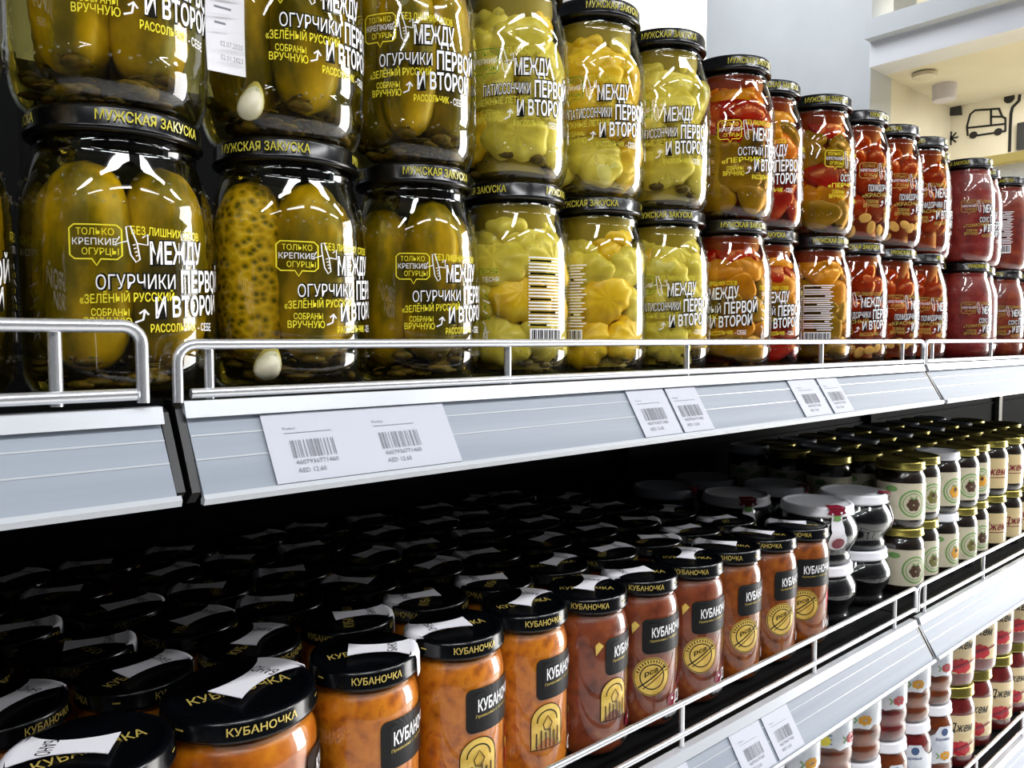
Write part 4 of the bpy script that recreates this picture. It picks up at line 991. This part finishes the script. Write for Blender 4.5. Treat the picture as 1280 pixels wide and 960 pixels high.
for r, (y, dx) in enumerate(((.4600, 0), (.5290, 0.034), (.5980, 0.048), (.6680, 0.040))):
    row = [(x + dx, y) for x in GX]
    if r: row = [((1.0740, .5450), (1.0850, .6120), (1.0770, .6760))[r - 1]] + row
    for i, (x, y) in enumerate(row):
        for tier in (0, 1):
            xx = x + (0.002 if tier == 0 and r == 0 else 0); yy = y + (0.003 * ((i * 5 + tier * 3) % 3) - 0.003 if r == 0 else 0)
            q = i if r == 0 else max(i - 1, 0)
            emb = ('brown', 'olive', 'orange', 'brown', 'orange', 'txt', 'txt', 'txt', 'txt', 'txt')[q] if tier else ('brown', 'olive', 'orange', 'olive', 'brown', 'txt', 'txt', 'txt', 'txt', 'txt')[q]
            lid = 1 if (q == 2 and r == 0) else (2 if r > 1 and (i + r) % 2 else 0)
            if r == 0: lab = '%s-lidded brown jar with %s label, %s from near end, %s tier' % (('gold', 'white', 'grey')[lid], 'cream lettered' if emb == 'txt' else 'round green emblem', ORD[i], ('lower', 'upper')[tier])
            else: lab = '%s-lidded brown jar, %s row back, %s from near end, %s tier' % (('gold', 'white', 'grey')[lid], ORD[r], ORD[i], ('lower', 'upper')[tier])
            spawn(gold_kit(emb, lid), 'preserve_jar', (xx, yy, KZ + tier * GH), facing(xx, yy, (0.38, 0.60, 0.70, 0.55, 0.50)[q % 5] + (0.15 if tier == 0 else 0)), lab, 'jar', 'stacked preserve jars on the middle shelf')

# ================================================================== JAMS ON THE LOWER SHELF
JR, JH = 0.0370, 0.1250
JPROF = [(0, 0.003), (0.027, 0.002), (0.030, 0), (0.0335, 0.002), (0.0360, 0.007), (0.0368, 0.014), (0.0355, 0.020), (0.0345, 0.023), (0.0360, 0.027), (0.0370, 0.034), (0.0362, 0.040), (0.0355, 0.043), (0.0358, 0.048), (0.0358, 0.092), (0.0345, 0.099), (0.0318, 0.105), (0.0310, 0.1075), (0.0310, 0.123)]
b = MB(); b.lathe(JPROF, 40); G_JAM = b.mesh('jar_glass', 'glass', True, 60)
def jfill(m):
    b = MB(); b.lathe([(max(r - 0.001, 0), z + 0.001) for r, z in JPROF[:-1]] + [(0, 0.1085)], 40); return b.mesh('filling', m, True, 60)
JF = [jfill('jam_amber'), jfill('jam_red')]
L_JAM = [black_lid(0.0335, 0.1110, 0.0140, m) for m in ('lid_white', 'lid_gold')]
JW = cyl(0.0358)
def jam_label(c):
    b = MB()
    top = [(-0.050, 0.083), (-0.020, 0.083), (-0.012, 0.088), (-0.006, 0.098), (0.010, 0.098), (0.016, 0.089), (0.024, 0.083), (0.050, 0.083)]
    bot = [(-0.050, 0.0475), (-0.022, 0.0475), (-0.014, 0.0440), (-0.004, 0.0460), (0.010, 0.0440), (0.016, 0.0490), (0.024, 0.0475), (0.050, 0.0475)]
    for (a, c0), (d, e) in zip(zip(top, bot), list(zip(top, bot))[1:]):
        n = 5
        for i in range(n):
            t0, t1 = i / n, (i + 1) / n; L_ = lambda p, q, t: (p[0] + (q[0] - p[0]) * t, p[1] + (q[1] - p[1]) * t)
            q = [L_(c0, e, t0), L_(c0, e, t1), L_(a, d, t1), L_(a, d, t0)]
            b.add([JW(u, v, 0.0008) for u, v in q], [(0, 1, 2, 3)], 0)
    b.text(JW, 'Варенье', -0.011, 0.078, 0.0045, 0.022, 1, 0.0012, 0.01, 0.1)
    for i in range(7): a = i * 0.9; b.shape(JW, circ(0.004 + 0.0060 * math.cos(a), 0.0560 + 0.0035 * math.sin(a), 0.0030, 10), 2, 0.0011 + 0.0001 * i)
    b.ribbon(JW, [(-0.009, 0.052), (-0.006, 0.056), (-0.010, 0.060)], 0.002, 3, 0.0012)
    b.shape(JW, circ(0.002, 0.0900, 0.0055, 12), 4, 0.0011)
    for i in range(6): b.patch(JW, -0.047, -0.024, 0.052 + i * 0.005, 0.0532 + i * 0.005, 6, 1, 4, 0.0011)
    b.shape(JW, circ(-0.036, 0.068, 0.009, 14, 1.2), 3, 0.0013); b.shape(JW, circ(-0.033, 0.056, 0.006, 14, 1.3), 5, 0.0014)
    return b.mesh('paper_label', ['paper_blue', 'blue_print', c, 'emblem_green', 'blue_print', 'yellow_print'], False)
JL = [jam_label('red_print'), jam_label('emblem_orange')]
R2, RH = 0.0400, 0.1250
RPROF = [(0, 0.003), (0.030, 0.002), (0.034, 0), (0.0375, 0.002), (0.0395, 0.008), (R2, 0.016), (R2, 0.086), (0.0390, 0.093), (0.0360, 0.101), (0.0350, 0.105), (0.0350, 0.123)]
b = MB(); b.lathe(RPROF, 40); G_RED = b.mesh('jar_glass', 'glass', True, 60)
b = MB(); b.lathe([(max(r - 0.001, 0), z + 0.001) for r, z in RPROF[:-1]] + [(0, 0.106)], 40); F_RED = b.mesh('filling', 'jam_red', True, 60)
L_RED = black_lid(0.0375, 0.1090, 0.0160, 'lid_gold')
RW = cyl(R2)
b = MB(); b.patch(RW, -0.042, 0.042, 0.022, 0.084, 24, 1, 0, 0.0003); b.text(RW, 'Джем', -0.014, 0.060, 0.013, 0.038, 1, 0.0006, 0.02, 0.25)
for i in range(9): a = i * 0.75; b.shape(RW, circ(0.004 + 0.011 * math.cos(a), 0.034 + 0.006 * math.sin(a), 0.0058, 12), 2, 0.0006 + 0.0001 * i)
b.ribbon(RW, [(-0.038, 0.048), (-0.018, 0.052)], 0.0010, 1, 0.0006); b.ribbon(RW, [(-0.010, 0.030), (0.030, 0.044)], 0.003, 3, 0.0018)
LB_RED = b.mesh('paper_label', ['paper_cream', 'dark_print', 'red_print', 'wine_print'], False)
JZ = -0.6450
JX = [0.5740, 0.6500, 0.7270, 0.8040, 0.8810, 0.9570, 1.0330, 1.1090, 1.1860]
for tier in (0, 1):
    for i, x in enumerate(JX):
        y = .450 + 0.004 * ((i * 3 + tier) % 3 - 1); amber = (i + tier) % 3 != 1
        spawn([part('jar_glass', G_JAM), part('filling', JF[0 if amber else 1]), part('lid', L_JAM[0]), part('paper_label', JL[0 if (i + tier) % 2 else 1])], 'preserve_jar', (x, y, JZ + tier * JH),
              facing(x, y, (0.25, 0.75, 0.45, 0.60, 0.95, 0.30, 0.6, 0.4, 0.7)[i] + tier * 0.1), '%s jam jar, pale blue label, %s tier of lower shelf, %s from near end' % ('amber' if amber else 'red', ('lower', 'upper')[tier], ORD[i]), 'jar', 'jam jars with pale labels on the lower shelf')
    for i, x in enumerate([1.2780, 1.3640, 1.4500, 1.5360, 1.6220]):
        y = .452 + 0.003 * ((i + tier) % 2)
        spawn([part('jar_glass', G_RED), part('filling', F_RED), part('lid', L_RED), part('paper_label', LB_RED)], 'preserve_jar', (x, y, JZ + tier * RH), facing(x, y, (0.45, 0.3, 0.5, 0.4, 0.4)[i]),
              'dark red jam jar, cream berry label, %s tier of lower shelf, %s of row' % (('lower', 'upper')[tier], ORD[i]), 'jar', 'dark red jam jars on the lower shelf')
